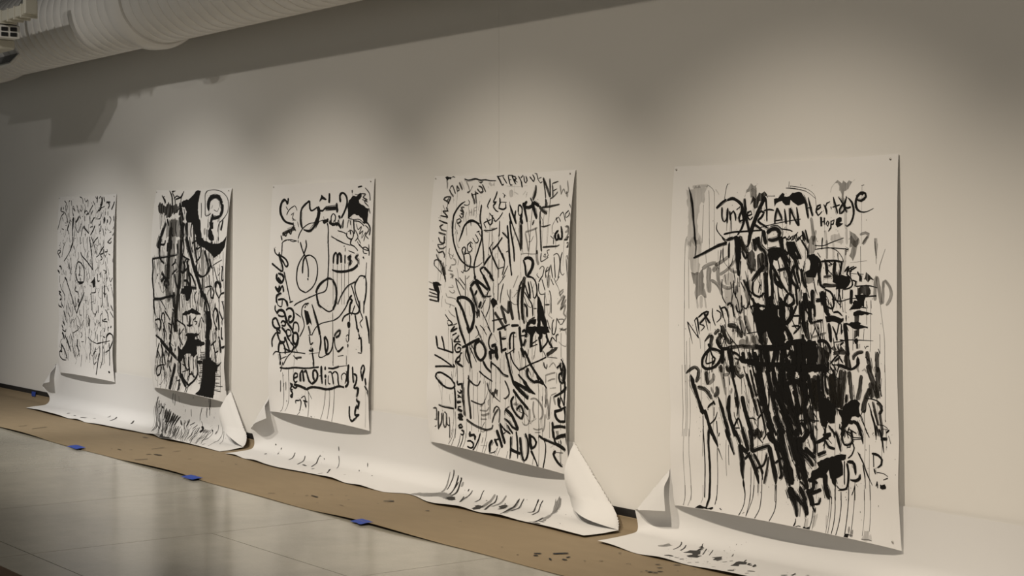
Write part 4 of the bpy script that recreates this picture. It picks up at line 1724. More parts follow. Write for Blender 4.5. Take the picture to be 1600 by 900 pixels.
('lettering_together', 'the big black words TOGETHER and AGAIN across the middle', '''
b|362,928,22 390,973,22 431,1033,22
b|438,1033,28 456,1094,27 489,1177,14
b|437,1056,9 428,1104,10 460,1148,9
b|389,1056,16 437,1040,16 507,1012,16 582,987,16
b|446,922,26 473,963,26
b|473,956,10 515,921,10
b|582,1002,18 541,1017,23 526,1057,30 544,1094,26 583,1118,17 625,1095,23 640,1055,29 615,1015,25 575,1001,20
b|479,1021,8 532,1072,8
b|479,1049,8 542,1133,8
b|709,943,11 682,975,12 674,1014,13 693,1047,13
b|679,1052,33 697,1105,33
b|700,1024,16 753,1008,15
B|687,1036 713,1038 732,1044 765,1027 770,1083 756,1103 737,1086 735,1059 705,1069 704,1096 684,1086
b|746,1017,39 750,1092,39
b|705,1066,8 745,1059,8
b|788,926,19 799,990,20 806,1058,20
b|806,974,15 854,965,15
b|807,1042,15 856,1027,15
b|768,920,12 846,900,12
b|842,1047,19 866,1098,19 888,1164,19 919,1225,19
b|610,1120,21 641,1155,19 692,1182,17
b|696,1112,17 690,1159,17
b|702,1123,12 760,1149,12 810,1182,13
d|760,1145,16 816,1182,14 867,1188,12
b|566,1185,13 625,1211,12 705,1234,11
b|444,1240,9 506,1267,9
b|454,1219,10 455,1258,10
b|579,1242,8 566,1261,8
b|335,1267,14 333,1285,14
b|947,927,11 909,934,14 889,969,18 888,1029,19
b|928,936,10 925,1048,10
b|887,1044,12 916,1101,11 978,1145,10
d|854,1061,6 939,1021,6
d|562,953,7 615,1003,7
d|535,916,7 602,981,7
d|603,912,7 656,962,7
b|663,908,8 702,943,8
b|986,888,25 991,947,25 1008,1005,25
b|996,1010,28 1032,1051,28
b|1032,1063,21 1007,1042,21
b|991,943,7 1047,936,7
b|1010,920,16 1035,907,16 1054,928,25 1035,944,19
b|1047,958,16 1021,1001,16
B|1048,884 1262,873 1268,905 1238,896 1238,924 1207,912 1201,948 1176,957 1171,921 1146,908 1121,931 1108,991 1096,999 1091,941 1066,920 1053,950
b|1097,926,25 1102,999,25
b|1096,999,5 1158,980,5
b|1108,980,6 1158,955,6
b|1171,936,20 1188,985,21 1188,1022,21
b|1206,999,21 1182,1022,21
b|1244,910,15 1250,960,14 1206,999,11
b|1238,924,16 1268,959,16 1304,992,15
b|1280,965,11 1298,932,7 1340,954,7 1334,922,11 1358,910,8
b|1298,878,10 1298,910,9 1322,912,8 1334,869,9
b|1033,1026,21 1069,1075,21 1105,1116,20 1154,1156,19 1214,1200,18
b|972,1145,8 1030,1122,8 1093,1098,8 1168,1074,8 1242,1047,8
b|985,1126,8 978,1152,8
d|1243,1036,23 1298,1011,23 1346,989,12
d|1274,991,4 1352,986,4
d|1212,1013,8 1242,1047,8
d|1249,1046,4 1346,1045,4
b|964,1168,15 1002,1191,14 1052,1215,14
b|1067,1123,23 1053,1157,25 1077,1184,19 1127,1198,15 1171,1191,14
b|1147,1156,23 1171,1183,23
m|1364,878,9 1399,887,8 1435,875,9
m|1423,889,11 1435,913,11
m|1358,953,6 1388,969,6 1430,974,6 1435,941,8
m|1382,902,6 1382,1040,6
d|1217,1078,14 1223,1103,13 1241,1112,9 1248,1086,13
m|1266,1103,7 1309,1074,6 1333,1098,8
m|1228,1153,9 1277,1138,9 1326,1128,9
m|1251,1183,9 1288,1169,9 1325,1163,9
m|1234,1152,9 1233,1198,9
m|1338,1126,8 1336,1189,8
b|1097,882,10 1089,1007,10
d|1038,1062,8 1036,1121,6 978,1145,5
d|1070,1015,6 1063,1060,6
'''),
('lettering_changing', 'the words CHANGING, HURT and US in bold black letters near the bottom', '''
b|489,1563,23 495,1588,17 535,1582,15 553,1597,19
b|760,1518,18 794,1562,17
b|792,1472,22 812,1516,21 838,1556,20
b|796,1479,15 844,1504,14 904,1523,13
b|816,1543,7 858,1517,7
b|847,1384,21 907,1409,24 945,1446,27 978,1491,27
b|978,1491,17 920,1479,18 881,1453,19 835,1440,18
b|868,1474,17 895,1497,16 929,1520,15
b|928,1300,16 902,1331,19 918,1370,17 965,1406,15 1010,1423,14
b|1010,1423,15 1028,1384,17 999,1343,15
b|999,1343,13 957,1377,13
d|1034,1383,6 1073,1401,6
b|914,1263,17 976,1305,16 1070,1354,16
b|906,1211,24 951,1237,24 1011,1272,23 1064,1296,22
b|925,1217,18 996,1232,18 1060,1245,17
b|914,1263,20 983,1308,19 1077,1360,19
b|912,1218,25 978,1260,23 1071,1299,22
b|918,1217,18 1002,1236,18 1092,1256,18 1137,1268,4
b|1014,1201,22 1066,1237,21 1118,1265,20
b|1127,1194,16 1171,1194,17 1214,1201,17
b|1208,1198,12 1245,1224,12
b|1048,1504,20 1068,1527,20
b|1091,1499,22 1105,1522,21
b|1177,1495,10 1219,1507,10
b|734,1587,27 717,1625,29 739,1674,27
b|741,1679,8 775,1667,9 791,1650,9
b|763,1518,24 801,1565,23 843,1623,23
b|751,1576,20 796,1617,19
b|753,1584,11 802,1569,11
b|812,1512,21 830,1545,20 863,1593,20
b|831,1505,11 904,1523,11
b|816,1543,7 852,1522,7
b|909,1538,19 918,1585,18 938,1685,7
b|959,1501,16 986,1591,16 1006,1671,8
b|917,1615,20 963,1625,20 1025,1632,20
b|1000,1530,22 1015,1587,21 1051,1663,19 1076,1671,17
b|1076,1671,16 1089,1625,17 1076,1546,18 1048,1501,18
b|1091,1499,27 1101,1551,26 1119,1591,25
b|1079,1504,13 1129,1516,14 1155,1540,18 1145,1568,14 1112,1588,13
b|1113,1596,24 1142,1628,16 1177,1669,9 1189,1698,22
b|1177,1497,16 1225,1513,15 1285,1522,14 1336,1530,14
b|1225,1513,9 1244,1546,9 1242,1616,9 1231,1697,8
b|729,1697,7 708,1696,7
b|489,1565,25 489,1593,17 534,1578,15 552,1592,23 555,1614,24
b|473,1633,12 507,1626,12 546,1639,15 551,1667,17 526,1676,13 490,1669,13
b|599,1560,13 590,1604,13 575,1658,13 557,1703,15
m|632,1581,9 632,1625,9
m|624,1640,6 690,1634,5
'''),
('lettering_nation', 'tall black letters stacked down the right edge', '''
b|1382,1048,18 1399,1064,18
b|1339,1102,12 1381,1076,12
b|1393,1064,21 1417,1105,22 1409,1159,21 1402,1183,20
b|1375,1069,16 1381,1115,12 1399,1085,13
b|1398,1121,13 1362,1138,17 1367,1170,19 1391,1178,14
b|1393,1093,15 1386,1150,15
b|1410,1141,15 1391,1171,15
b|1367,1170,14 1390,1182,11 1403,1167,14
b|1415,1165,14 1414,1229,14 1414,1307,14
b|1375,1183,10 1376,1240,9 1372,1304,9
b|1315,1264,13 1379,1236,13 1432,1199,14
b|1357,1263,22 1360,1305,20 1385,1317,16
b|1381,1261,11 1414,1307,11
b|1322,1345,18 1375,1332,18 1432,1309,19
b|1328,1348,23 1348,1381,20 1384,1395,15 1431,1390,14
b|1431,1390,21 1429,1351,21 1415,1317,21
b|1312,1435,16 1378,1422,16 1439,1422,17
b|1310,1403,18 1311,1446,18 1315,1495,18
b|1344,1489,18 1392,1472,18 1439,1459,17
b|1434,1460,12 1437,1480,12
b|1311,1450,18 1321,1488,18 1342,1526,15 1419,1548,13
b|1332,1496,12 1392,1476,12 1439,1459,12
b|1434,1460,18 1433,1492,17 1440,1523,18
b|1361,1505,9 1365,1526,9
b|1379,1496,9 1383,1520,9
b|1331,1523,19 1376,1532,19 1419,1548,20
b|1333,1565,18 1316,1588,22 1335,1616,21 1361,1638,19 1388,1650,18
d|1336,1574,4 1396,1569,4
M|1340,1461 1364,1458 1362,1487 1344,1489
'''),
('lettering_grey_lower', 'diluted grey letters on the lower half', '''
d|458,1254,20 456,1325,20 474,1401,21 487,1486,21
d|465,1254,11 513,1272,10 554,1272,10 579,1242,13
d|487,1372,10 548,1381,10 602,1383,9 628,1368,12 634,1348,15
d|439,1494,17 509,1515,16 593,1528,15 662,1531,14 713,1513,16 721,1492,22
d|710,1482,14 736,1429,13 775,1390,12
d|723,1419,12 736,1391,11 755,1377,8 789,1396,13 782,1473,13
d|646,1247,11 675,1294,10 738,1326,8 792,1347,4
D|674,1283 760,1278 763,1312 735,1296 718,1324
d|828,1218,14 862,1253,14 878,1292,15 842,1322,10 823,1321,9
m|582,1396,8 616,1389,8
m|582,1420,10 656,1415,10 676,1390,14
m|595,1445,16 629,1445,15 683,1427,16
m|589,1473,9 656,1465,9
m|923,1348,12 960,1332,12
m|842,1420,15 847,1386,12 891,1362,10
m|967,1346,17 996,1380,17
m|596,1544,7 624,1549,7 655,1532,7
m|1090,1300,11 1133,1292,11 1178,1310,14 1213,1346,18 1215,1385,17 1185,1407,13
m|1122,1308,15 1121,1359,15 1142,1404,15
m|1233,1218,21 1243,1274,21 1236,1332,20
m|1249,1281,18 1266,1329,18 1276,1393,18
m|1284,1263,14 1278,1328,14 1276,1378,14
m|1284,1259,8 1337,1240,7
m|1270,1221,6 1330,1212,6
m|1308,1261,17 1331,1308,17
m|1089,1355,13 1092,1414,12 1066,1450,8 1028,1451,9 1016,1437,12
m|1239,1368,14 1234,1434,14 1214,1472,13
m|1122,1463,10 1165,1467,9 1215,1452,9
m|1140,1485,7 1195,1478,7
m|936,1350,11 979,1338,11
m|879,1364,9 835,1398,9
'''),
('ink_drips', '', '''
d|409,1074,3 404,1173,3
d|396,1182,3 405,1278,3
d|492,1181,3 493,1269,3
d|549,1195,3 546,1263,3
d|583,1122,3 578,1223,3
d|741,1131,3 738,1245,3
d|789,1089,3 783,1240,3
d|618,1212,3 613,1257,3
d|829,1063,3 824,1162,3
d|978,1149,3 982,1221,3
d|400,1260,3 404,1358,3
d|507,1273,3 517,1482,3
d|550,1272,3 559,1391,3 577,1555,3
d|629,1238,3 634,1352,3 649,1537,3
d|672,1249,3 682,1385,3 676,1463,3
d|737,1235,3 740,1280,3
d|783,1223,3 789,1347,3
d|300,1448,4 300,1525,3 282,1638,4
d|317,1458,4 336,1631,4
d|440,1508,3 459,1613,3
d|494,1501,3 502,1557,3
d|1162,1195,3 1178,1440,3 1174,1513,3
d|1205,1220,3 1213,1508,3
d|1028,1237,3 1041,1457,3
d|959,1497,3 967,1540,3
d|1283,1406,3 1279,1499,3
d|990,1314,3 996,1380,3
d|266,1576,4 270,1637,4
d|302,1571,4 301,1624,4 270,1685,4
d|323,1568,4 326,1620,4 307,1692,5
d|388,1603,6 390,1648,6 381,1697,6
d|420,1602,8 421,1639,9 407,1696,9
d|440,1578,4 452,1634,4 442,1690,4
d|682,1604,4 686,1659,4 680,1704,4
d|794,1631,3 781,1682,3
d|825,1626,3 814,1685,3
d|904,1635,3 904,1693,3
d|932,1644,3 934,1702,3
d|1177,1503,4 1196,1701,3
d|1143,1633,3 1141,1686,3
d|1067,1683,4 1065,1697,4
d|1369,1573,3 1371,1655,3
'''),
],
'p5': [
('grey_wash', '', '''
L|107,114 270,101 264,119 247,140 240,198 217,202 197,268 203,326 234,406 120,408 133,301 116,202
l|153,110,17 226,105,17 270,103,16
M|528,168 556,124 580,107 628,94 612,137 615,177 598,213 582,176 576,140 562,128 539,152
L|576,124 615,121 614,213 607,284 592,221
D|574,192 606,161 651,140 670,140 695,163 662,170 631,213 609,221 596,193
M|1136,115 1176,104 1252,105 1257,115 1235,127 1220,149 1205,150 1191,162 1190,226 1179,181 1166,165 1156,120
l|1136,115,4 1116,133,4 1106,159,4
l|1198,230,15 1204,279,15 1207,331,15
m|988,274,18 1000,327,18 1007,388,18
m|1021,335,13 1011,373,13 1002,402,13
L|1117,359 1151,352 1191,368 1186,404 1122,403
l|1081,336,13 1090,403,13
l|1210,327,15 1215,404,15
M|1229,342 1258,365 1285,369 1290,405 1230,404
m|1292,360,13 1325,352,13 1344,359,16 1330,381,15 1311,405,15
L|131,384 238,366 236,449 219,478 227,531 216,556 168,549 154,500 135,476
M|165,558 228,548 251,518 259,596 279,669 262,674 190,681 195,631
l|208,680,15 218,736,15
l|241,670,24 242,734,24
l|267,669,12 280,733,12
m|298,521,35 294,562,35 298,611,35 302,652,35
m|245,531,22 292,509,21 338,500,21 351,516,28 322,541,25
m|312,586,18 354,605,19 383,633,21 393,661,23
m|339,512,19 396,487,20 435,466,20
m|362,520,26 361,560,26 371,593,23 400,616,19 446,623,18 480,602,20
m|375,558,16 421,535,16 454,510,17 482,485,17
m|443,526,17 478,541,16 512,537,16
L|399,559 479,553 480,598 400,600
L|401,632 525,604 526,723 419,727
m|572,496,15 590,523,14 623,530,12
D|553,436 620,439 623,530 579,539 561,484
M|536,580 591,571 598,642 582,720 554,643
D|638,459 676,455 710,482 700,529 645,534
M|975,365 1026,366 1023,434 967,453
m|1090,382,13 1093,472,13
l|1132,389,12 1133,476,12
M|1230,368 1285,377 1278,417 1264,450 1240,483 1235,469 1249,424 1235,406
m|1340,370,13 1316,392,13 1307,403,13
l|1208,424,15 1201,491,15 1192,543,14
m|1382,393,6 1389,459,6
M|1382,389 1399,386 1396,437 1389,466 1382,429
M|942,526 1008,556 1008,594 947,595
m|1392,550,19 1383,597,19 1383,662,19
m|1394,553,20 1406,604,20 1420,680,20
m|1434,571,17 1429,625,17 1427,676,17
m|1439,568,15 1467,596,16 1478,632,17 1467,661,16 1448,683,15
D|1321,553 1350,542 1376,553 1373,575 1326,575
D|1278,594 1345,586 1359,604 1345,641 1278,649
'''),
('lettering_upper', 'the words UNCERTAIN, Heritage and HOPE in black brush letters', '''
b|123,108,2 147,172,14 167,268,14 179,326,11 184,367,12 195,407,13
b|333,220,12 369,196,16 406,176,16
b|409,180,14 448,171,19 483,183,17 513,204,20 523,236,22 534,284,16 520,324,13 493,356,11
b|375,215,13 379,267,12 396,289,9 414,268,13 417,219,13
b|416,227,12 416,296,9
b|432,235,15 442,284,15
b|436,259,12 458,235,10 473,252,13 478,284,14
b|515,236,15 501,268,16 507,288,12 529,280,12
b|480,229,5 505,214,5
b|561,260,8 589,252,9 582,236,7 560,244,10 562,268,9 579,280,7 598,264,9
b|534,172,11 542,224,20 557,292,20 583,348,20 584,380,20
b|678,166,23 648,213,23 623,261,24 598,316,24 581,364,24 574,402,25
b|681,170,13 690,226,13 696,289,9
b|633,253,12 655,237,11 673,245,14 656,269,13 635,285,14 669,305,11 703,321,11
b|603,300,13 637,316,13 665,332,13
b|671,235,8 709,230,8 742,235,8
b|695,163,2 744,164,2
b|763,223,13 752,262,13 749,301,8
b|763,223,13 793,270,13 799,286,13
b|750,286,7 793,282,7
b|812,228,8 822,271,14 827,302,14
b|853,306,7 849,225,13
b|849,225,13 878,272,12 909,313,12
b|909,313,13 902,264,13 892,222,6
b|654,318,4 746,301,4 852,287,4 921,280,4
b|843,96,2 839,123,2
b|818,127,2 873,130,2 952,146,2
b|847,118,1 952,133,1
B|736,175 766,172 793,153 806,158 809,169 841,164 862,151 894,146 921,155 937,177 948,204 933,207 902,214 885,206 852,186 843,209 816,208 799,196 794,187 756,199 746,215 743,195
b|931,169,13 948,196,13 960,235,13
b|346,292,2 341,325,7 372,357,6 414,383,5
b|395,353,9 458,342,9 537,338,9 616,334,9 671,332,9
d|446,284,5 449,340,5
b|270,101,2 303,120,2 315,136,2
b|415,97,3 402,121,3 391,174,3
l|409,101,10 432,95,10
l|326,124,5 350,151,5
b|671,332,32 683,364,32 696,402,32
b|699,348,32 725,329,29 763,325,28 786,345,36 781,368,33 749,380,28 706,380,28
b|790,325,6 854,333,6 870,339,6
b|798,376,8 824,368,8 846,380,8 871,361,8 877,380,8 897,349,8 903,384,8 934,357,8 940,384,10
b|936,338,11 958,380,11
B|601,378 628,364 645,372 647,402 602,402
b|414,381,12 460,373,13 493,360,13
b|818,127,2 889,135,2 952,148,2 994,171,2 1012,183,2
b|847,118,2 921,128,2 973,143,2 1009,171,2 1019,221,2
b|926,165,13 948,200,14 960,239,14 970,279,9
b|965,177,4 980,220,11 1000,268,11
b|957,229,4 991,224,4
b|1022,240,9 1047,226,9 1047,214,8 1027,221,10 1020,248,10 1034,265,8 1058,245,4
b|1067,213,4 1080,230,12 1089,261,13
b|1075,234,9 1087,208,8 1107,201,3
b|1113,225,5 1116,237,5
b|1126,179,4 1137,209,12 1156,259,12
b|1123,228,6 1168,218,6
b|1156,180,3 1182,207,11 1213,256,12
b|1192,211,11 1168,240,12 1169,259,9 1193,248,11 1202,219,12
b|1211,182,3 1197,215,13 1198,230,11 1222,234,10 1237,231,10
b|1206,178,4 1204,211,4
b|1216,186,3 1241,209,13 1254,246,14 1250,280,14 1234,309,13 1214,320,11 1202,312,4
b|1267,195,10 1299,204,11 1327,186,13 1322,171,11 1298,167,11 1274,184,13 1265,217,14 1276,243,12 1300,255,7 1333,255,4 1373,241,2
B|1288,172 1303,161 1322,168 1308,176
b|1298,133,2 1315,131,2
d|1302,137,1 1302,405,1
b|1052,271,11 1056,317,11
b|1072,275,9 1075,310,9
b|1055,298,5 1075,291,5
b|1095,291,8 1085,306,8 1096,317,6 1103,299,8 1095,291,7
b|1115,291,5 1116,325,10 1101,342,4
b|1115,295,6 1135,288,7 1130,307,7 1116,310,6
B|1145,288 1169,276 1182,278 1180,293 1165,304 1192,308 1175,315 1158,324 1143,315
b|954,331,11 976,396,11
b|933,338,10 950,388,10
b|887,361,4 907,342,4
b|803,376,7 824,364,6 835,384,6 850,360,6 867,384,6 882,357,6 898,388,6 913,365,6 929,384,7
'''),
('brush_scribble_upper', '', '''
b|175,367,8 195,417,8 189,470,5
b|177,477,8 259,448,13 346,414,13 421,395,13
b|421,397,6 391,377,7 382,367,7
b|438,393,14 436,425,14 437,472,14
b|425,377,10 465,368,10
b|488,364,39 496,412,40 501,477,40 509,533,31 513,561,26
d|505,364,43 524,404,44 531,444,45
d|511,380,30 547,420,29 571,444,29
b|571,452,15 555,472,13 531,436,15
b|587,372,16 569,408,16 558,416,14
b|618,388,39 626,435,38
b|639,364,32 652,411,30 692,443,31 705,513,32
b|688,506,23 646,542,24 603,586,24
b|614,586,15 609,626,15 620,649,13 658,660,11 690,639,12
b|695,537,25 701,616,25 707,710,25
b|714,443,19 731,493,18 775,551,18 807,598,17 844,635,17
b|708,431,16 767,423,16 815,430,16 848,450,17
b|741,458,21 732,529,21 744,615,21 739,709,21
b|778,423,24 822,481,25 844,527,25 870,581,24 911,615,22
b|856,388,19 868,426,17 911,472,17
b|877,388,18 899,426,17 931,472,17
b|885,500,17 860,566,18 860,635,18
b|775,528,12 817,520,12 854,511,12
b|770,583,10 807,590,13 781,606,11
b|813,613,18 765,583,20 759,520,21
b|834,667,15 849,639,12 880,650,14 880,681,14 849,697,12 828,682,15 834,663,15
b|792,660,20 812,698,20 770,711,16
b|532,656,9 538,722,9
b|547,580,12 576,627,11 604,674,11 636,696,9 680,703,9
b|564,587,7 592,642,7
b|525,588,7 559,635,7
b|609,666,13 636,718,13
b|901,526,15 922,588,15
b|932,518,17 942,572,17 963,610,17
b|728,654,32 744,715,32
b|957,633,15 952,708,15
B|708,427 783,423 811,450 769,481 720,474
B|835,395 877,392 884,434 858,450 842,434
B|582,714 647,692 701,706 755,692 807,713
'''),
('brush_scribble_right', '', '''
b|792,364,32 805,426,31 827,492,31 854,550,31 865,596,31
b|835,388,23 858,442,22 890,473,23 906,530,23
b|846,403,17 894,426,18 921,472,19
b|794,434,17 827,454,18 854,492,19
b|929,380,11 972,434,12 967,472,12
b|880,519,15 901,580,15 914,615,15
B|835,388 888,388 899,430 874,453 842,442
B|972,453 1018,446 1043,483 1043,525 1023,556 968,560 957,534 983,526 988,499
b|1023,457,15 1053,491,17 1043,533,17 1053,593,16 1083,608,14
b|1058,483,10 1103,480,10 1152,480,10 1187,487,10
b|1088,487,15 1093,547,15
b|1103,502,9 1123,495,12 1103,483,10
b|1143,483,20 1138,532,20 1148,562,19
b|1187,480,14 1177,524,14 1167,554,14
d|1033,442,5 1053,464,5
b|1017,407,4 1072,408,4 1122,393,4 1196,373,2
b|1064,370,9 1060,427,3
b|1017,426,4 1103,419,4 1225,426,4
b|1206,424,11 1225,430,11
b|1098,416,3 1152,431,4 1187,465,4 1196,487,4
b|1211,424,4 1208,454,4
d|1235,489,1 1335,480,1
d|1297,414,2 1299,554,2
b|1240,539,2 1316,542,2
d|1073,557,11 1123,551,11
d|1068,593,17 1123,596,17 1162,592,16
B|1128,547 1192,543 1230,554 1240,576 1211,606 1172,610 1147,618 1157,592 1128,577
b|1201,532,9 1226,506,8 1216,543,10 1240,561,9 1249,591,10 1230,606,8 1191,614,8
b|1274,509,7 1235,528,8 1240,554,9
b|1259,506,5 1230,517,6 1226,532,7
b|1250,569,10 1269,576,12 1264,598,12
b|1278,531,10 1297,557,10
b|1297,546,14 1297,576,14
b|1269,598,5 1345,594,5 1397,604,3
b|1245,613,17 1240,680,17
b|1078,615,9 1113,626,10 1132,652,12 1132,686,12
b|1083,623,12 1083,668,12 1093,704,12
d|1088,645,5 1103,668,5 1098,694,5
b|957,633,25 967,708,25
b|1003,617,23 1002,707,23
b|1023,670,15 1073,665,15
b|1063,623,30 1073,691,30
b|896,596,15 906,696,15
b|828,659,12 849,639,10 880,658,12 885,685,12 854,701,10 823,690,13 828,655,13
b|1123,660,5 1152,665,5 1181,668,4 1230,656,4 1273,653,4
b|1189,614,5 1189,658,5
b|1240,509,5 1242,532,5
B|1264,642 1335,634 1321,663 1316,689 1259,690 1249,672 1278,664
b|1273,650,6 1345,643,6 1392,640,6
b|1239,698,11 1268,690,11 1297,693,11
d|1443,427,2 1411,502,2 1408,524,2
d|1389,462,2 1390,495,2
d|1331,667,2 1340,698,2
d|1359,659,2 1361,698,2
'''),
('lettering_left', 'black brush letters slanting up along the left margin', '''
b|141,807,7 162,864,7 180,920,2
b|144,809,6 186,850,6 225,887,6
b|225,887,6 207,832,6 195,796,6
b|195,798,7 216,778,7
b|216,782,11 225,831,11 231,868,4
b|222,782,9 263,756,9 298,750,12 269,784,10 231,815,9
b|231,815,6 269,825,8 240,851,4
b|263,756,14 281,779,14 310,806,13
b|275,784,8 295,844,3
b|327,730,5 328,773,9 348,817,5
b|356,739,6 385,750,7 385,778,7 356,800,3
b|376,714,11 397,746,11 405,776,11
b|385,730,9 414,721,9 431,736,12 442,774,12
b|431,712,11 453,699,10 470,710,13 482,768,13
b|493,709,11 504,737,10 526,744,8 538,724,11 532,692,11
b|537,708,8 565,723,7 582,698,9 587,682,10
'''),
('brown_lettering_middle', 'diluted brown brush letters slanting across the middle left', '''
d|269,903,7 304,872,18 327,867,16
d|327,867,24 315,904,24 306,933,24
d|339,862,20 368,840,19 379,840,18
d|367,860,20 390,867,26 367,885,26 378,917,26
d|394,814,28 408,850,28 424,878,26 452,904,25
d|452,904,13 474,887,13
d|436,812,24 470,811,24 498,813,24
d|476,827,24 470,843,24
d|492,818,28 520,844,29 536,868,29
m|504,781,19 532,764,19
m|521,780,27 542,819,27 558,858,27
m|554,759,27 576,802,27 591,841,27
m|564,858,22 579,905,22
m|607,856,27 623,903,27
M|525,876 574,870 574,905 513,913
M|586,849 640,842 650,897 590,900
'''),
('brush_mass_middle', '', '''
b|292,914,18 309,933,18 267,972,17 249,1006,19 254,1031,18 282,1041,14 334,1029,14 376,994,17 388,957,19 366,942,15 320,936,14 303,937,14
b|308,941,11 325,973,11 342,984,11 323,1018,10
b|325,973,7 316,1057,7
b|356,885,22 372,917,21 400,931,17 446,925,16
b|569,846,4 602,840,4 640,834,4
d|434,925,20 513,913,20 590,910,20 671,906,20 751,904,20
b|395,932,28 396,980,28 392,1009,28
b|445,929,28 455,985,28 458,1047,28
b|462,944,13 495,950,13 528,972,14
b|534,940,27 544,963,26 522,980,26 566,985,20 642,977,20
b|578,937,33 588,976,32 565,997,27
d|478,975,9 505,981,11 499,1006,11
m|494,990,34 508,1044,34
d|381,1014,26 385,1052,26
d|420,1019,22 441,1048,22
B|615,717 647,712 680,730 696,702 733,689 770,700 780,746 811,792 826,861 804,893 751,900 720,866 700,824 678,837 677,900 650,877 630,811 620,772
D|646,810 695,793 709,898 660,901
b|655,901,38 664,956,38 673,1032,38
b|703,898,32 712,961,32 721,1029,32
b|747,873,27 756,931,26 744,974,26 737,1028,26
b|773,879,16 777,926,16 768,973,16
b|565,989,24 642,993,24 722,991,24 802,986,23 906,992,23 957,992,23
b|623,903,25 698,914,24 804,905,23 856,890,23
b|830,884,27 883,874,27 960,866,27
b|908,865,41 917,941,41 905,1017,41
b|856,914,26 875,959,26 869,1019,26
b|803,924,26 797,971,27 817,1001,25
b|622,934,22 631,981,22 640,1035,22
b|775,996,23 790,1024,23
b|802,699,16 822,768,15 837,787,12 869,751,14 901,696,14
b|870,697,17 859,751,17 827,791,16
b|864,747,9 921,745,9
b|868,797,8 920,795,10 883,831,9
b|942,672,26 941,748,26 955,824,26
b|822,799,29 847,829,29 872,866,30
b|835,891,13 856,921,13 829,946,10 803,947,10
b|876,920,12 938,909,11
b|784,839,16 799,885,16
b|291,955,9 277,1013,9 330,1001,6
'''),
('brush_mass_right', '', '''
b|807,675,42 807,753,42 816,822,42
b|865,697,24 869,751,23 827,787,20
b|921,672,15 926,741,15 915,787,15
b|942,672,31 951,748,31 945,802,30
b|983,671,25 987,747,25 992,777,25
b|1013,685,15 1017,746,15
b|1073,668,20 1083,713,19 1112,743,18
b|859,747,8 921,743,8
b|874,797,5 910,795,5 925,802,5
b|878,835,7 915,803,7
B|1082,744 1122,739 1161,741 1191,748 1195,759 1171,774 1122,765 1087,766
b|1132,723,9 1161,719,9 1186,737,10
d|961,770,31 965,824,31 975,854,30
d|986,781,10 1027,768,10 1062,763,10
m|990,846,11 1031,836,11 1086,819,11
b|1022,768,10 1062,759,10
b|1083,691,9 1127,705,9 1137,674,11
b|1102,773,22 1111,825,22 1116,863,22
b|1126,787,10 1146,824,10 1155,853,10
b|1166,771,8 1151,831,8
b|1181,774,8 1180,823,8
b|1200,770,21 1207,814,22 1214,873,22 1223,921,22
b|1210,777,7 1224,806,7
b|1131,862,4 1170,857,4 1209,847,4
b|1170,849,9 1199,852,9
b|1170,875,10 1195,859,10
B|867,867 924,860 970,866 974,915 947,970 896,981 887,920
B|970,858 1021,859 1035,935 1018,1008 962,1013 958,939
D|1020,882 1051,873 1080,894 1105,931 1079,970 1029,984
b|1031,863,15 1071,857,16 1101,878,19 1110,916,20
d|1081,879,18 1090,939,18
b|794,878,26 825,892,26 851,906,26
b|804,909,32 812,978,31 801,1024,31
b|851,914,25 871,944,26 874,1019,26
b|896,973,30 926,1016,30
b|824,946,20 854,983,20
b|791,987,20 895,988,19 1009,974,19
d|1130,914,19 1179,905,19 1209,907,19
b|1109,964,10 1159,920,9 1169,927,11 1139,951,10
b|1159,920,9 1189,956,9
b|1119,968,5 1188,964,5
D|1194,911 1223,902 1237,979 1198,978
b|1129,967,10 1149,996,10
b|1099,954,15 1094,1005,15
D|1120,889 1180,890 1199,896 1140,907
B|1259,665 1316,664 1307,689 1297,701 1259,701 1225,706 1249,687
b|1297,693,5 1331,696,5
B|1256,720 1278,710 1321,715 1361,717 1366,723 1321,728 1287,734 1263,738 1254,731
D|1263,735 1290,734 1285,756 1263,757
B|1258,764 1283,756 1302,767 1287,774 1330,784 1282,793 1258,794 1200,775 1215,769
b|1210,773,6 1278,775,6 1340,786,6
D|1258,797 1285,797 1282,837 1260,838
b|1270,838,27 1272,863,27
b|1214,847,4 1277,845,4 1373,845,1
d|1275,863,24 1277,885,24
b|1210,732,7 1210,762,7
d|1203,666,2 1203,721,2
d|1333,663,2 1333,773,2
d|1358,663,2 1356,860,2 1352,896,2
d|1411,662,2 1425,752,2 1438,842,2 1438,985,2
d|1411,814,2 1412,897,2
d|1251,790,2 1250,894,2
d|1318,792,2 1313,847,2
d|1313,898,16 1277,904,17 1252,923,19 1252,938,21
b|1277,922,14 1286,951,14 1257,975,12 1242,979,11
b|1276,929,14 1276,959,14 1266,970,13
d|1334,894,24 1341,926,24 1352,969,24 1357,990,24
b|1325,920,6 1348,940,6
d|1396,894,19 1393,938,19 1395,987,19
m|1286,944,14 1276,977,14 1285,994,14
b|1401,880,4 1412,901,4
b|1320,872,4 1325,883,3 1332,872,3 1344,871,3
'''),
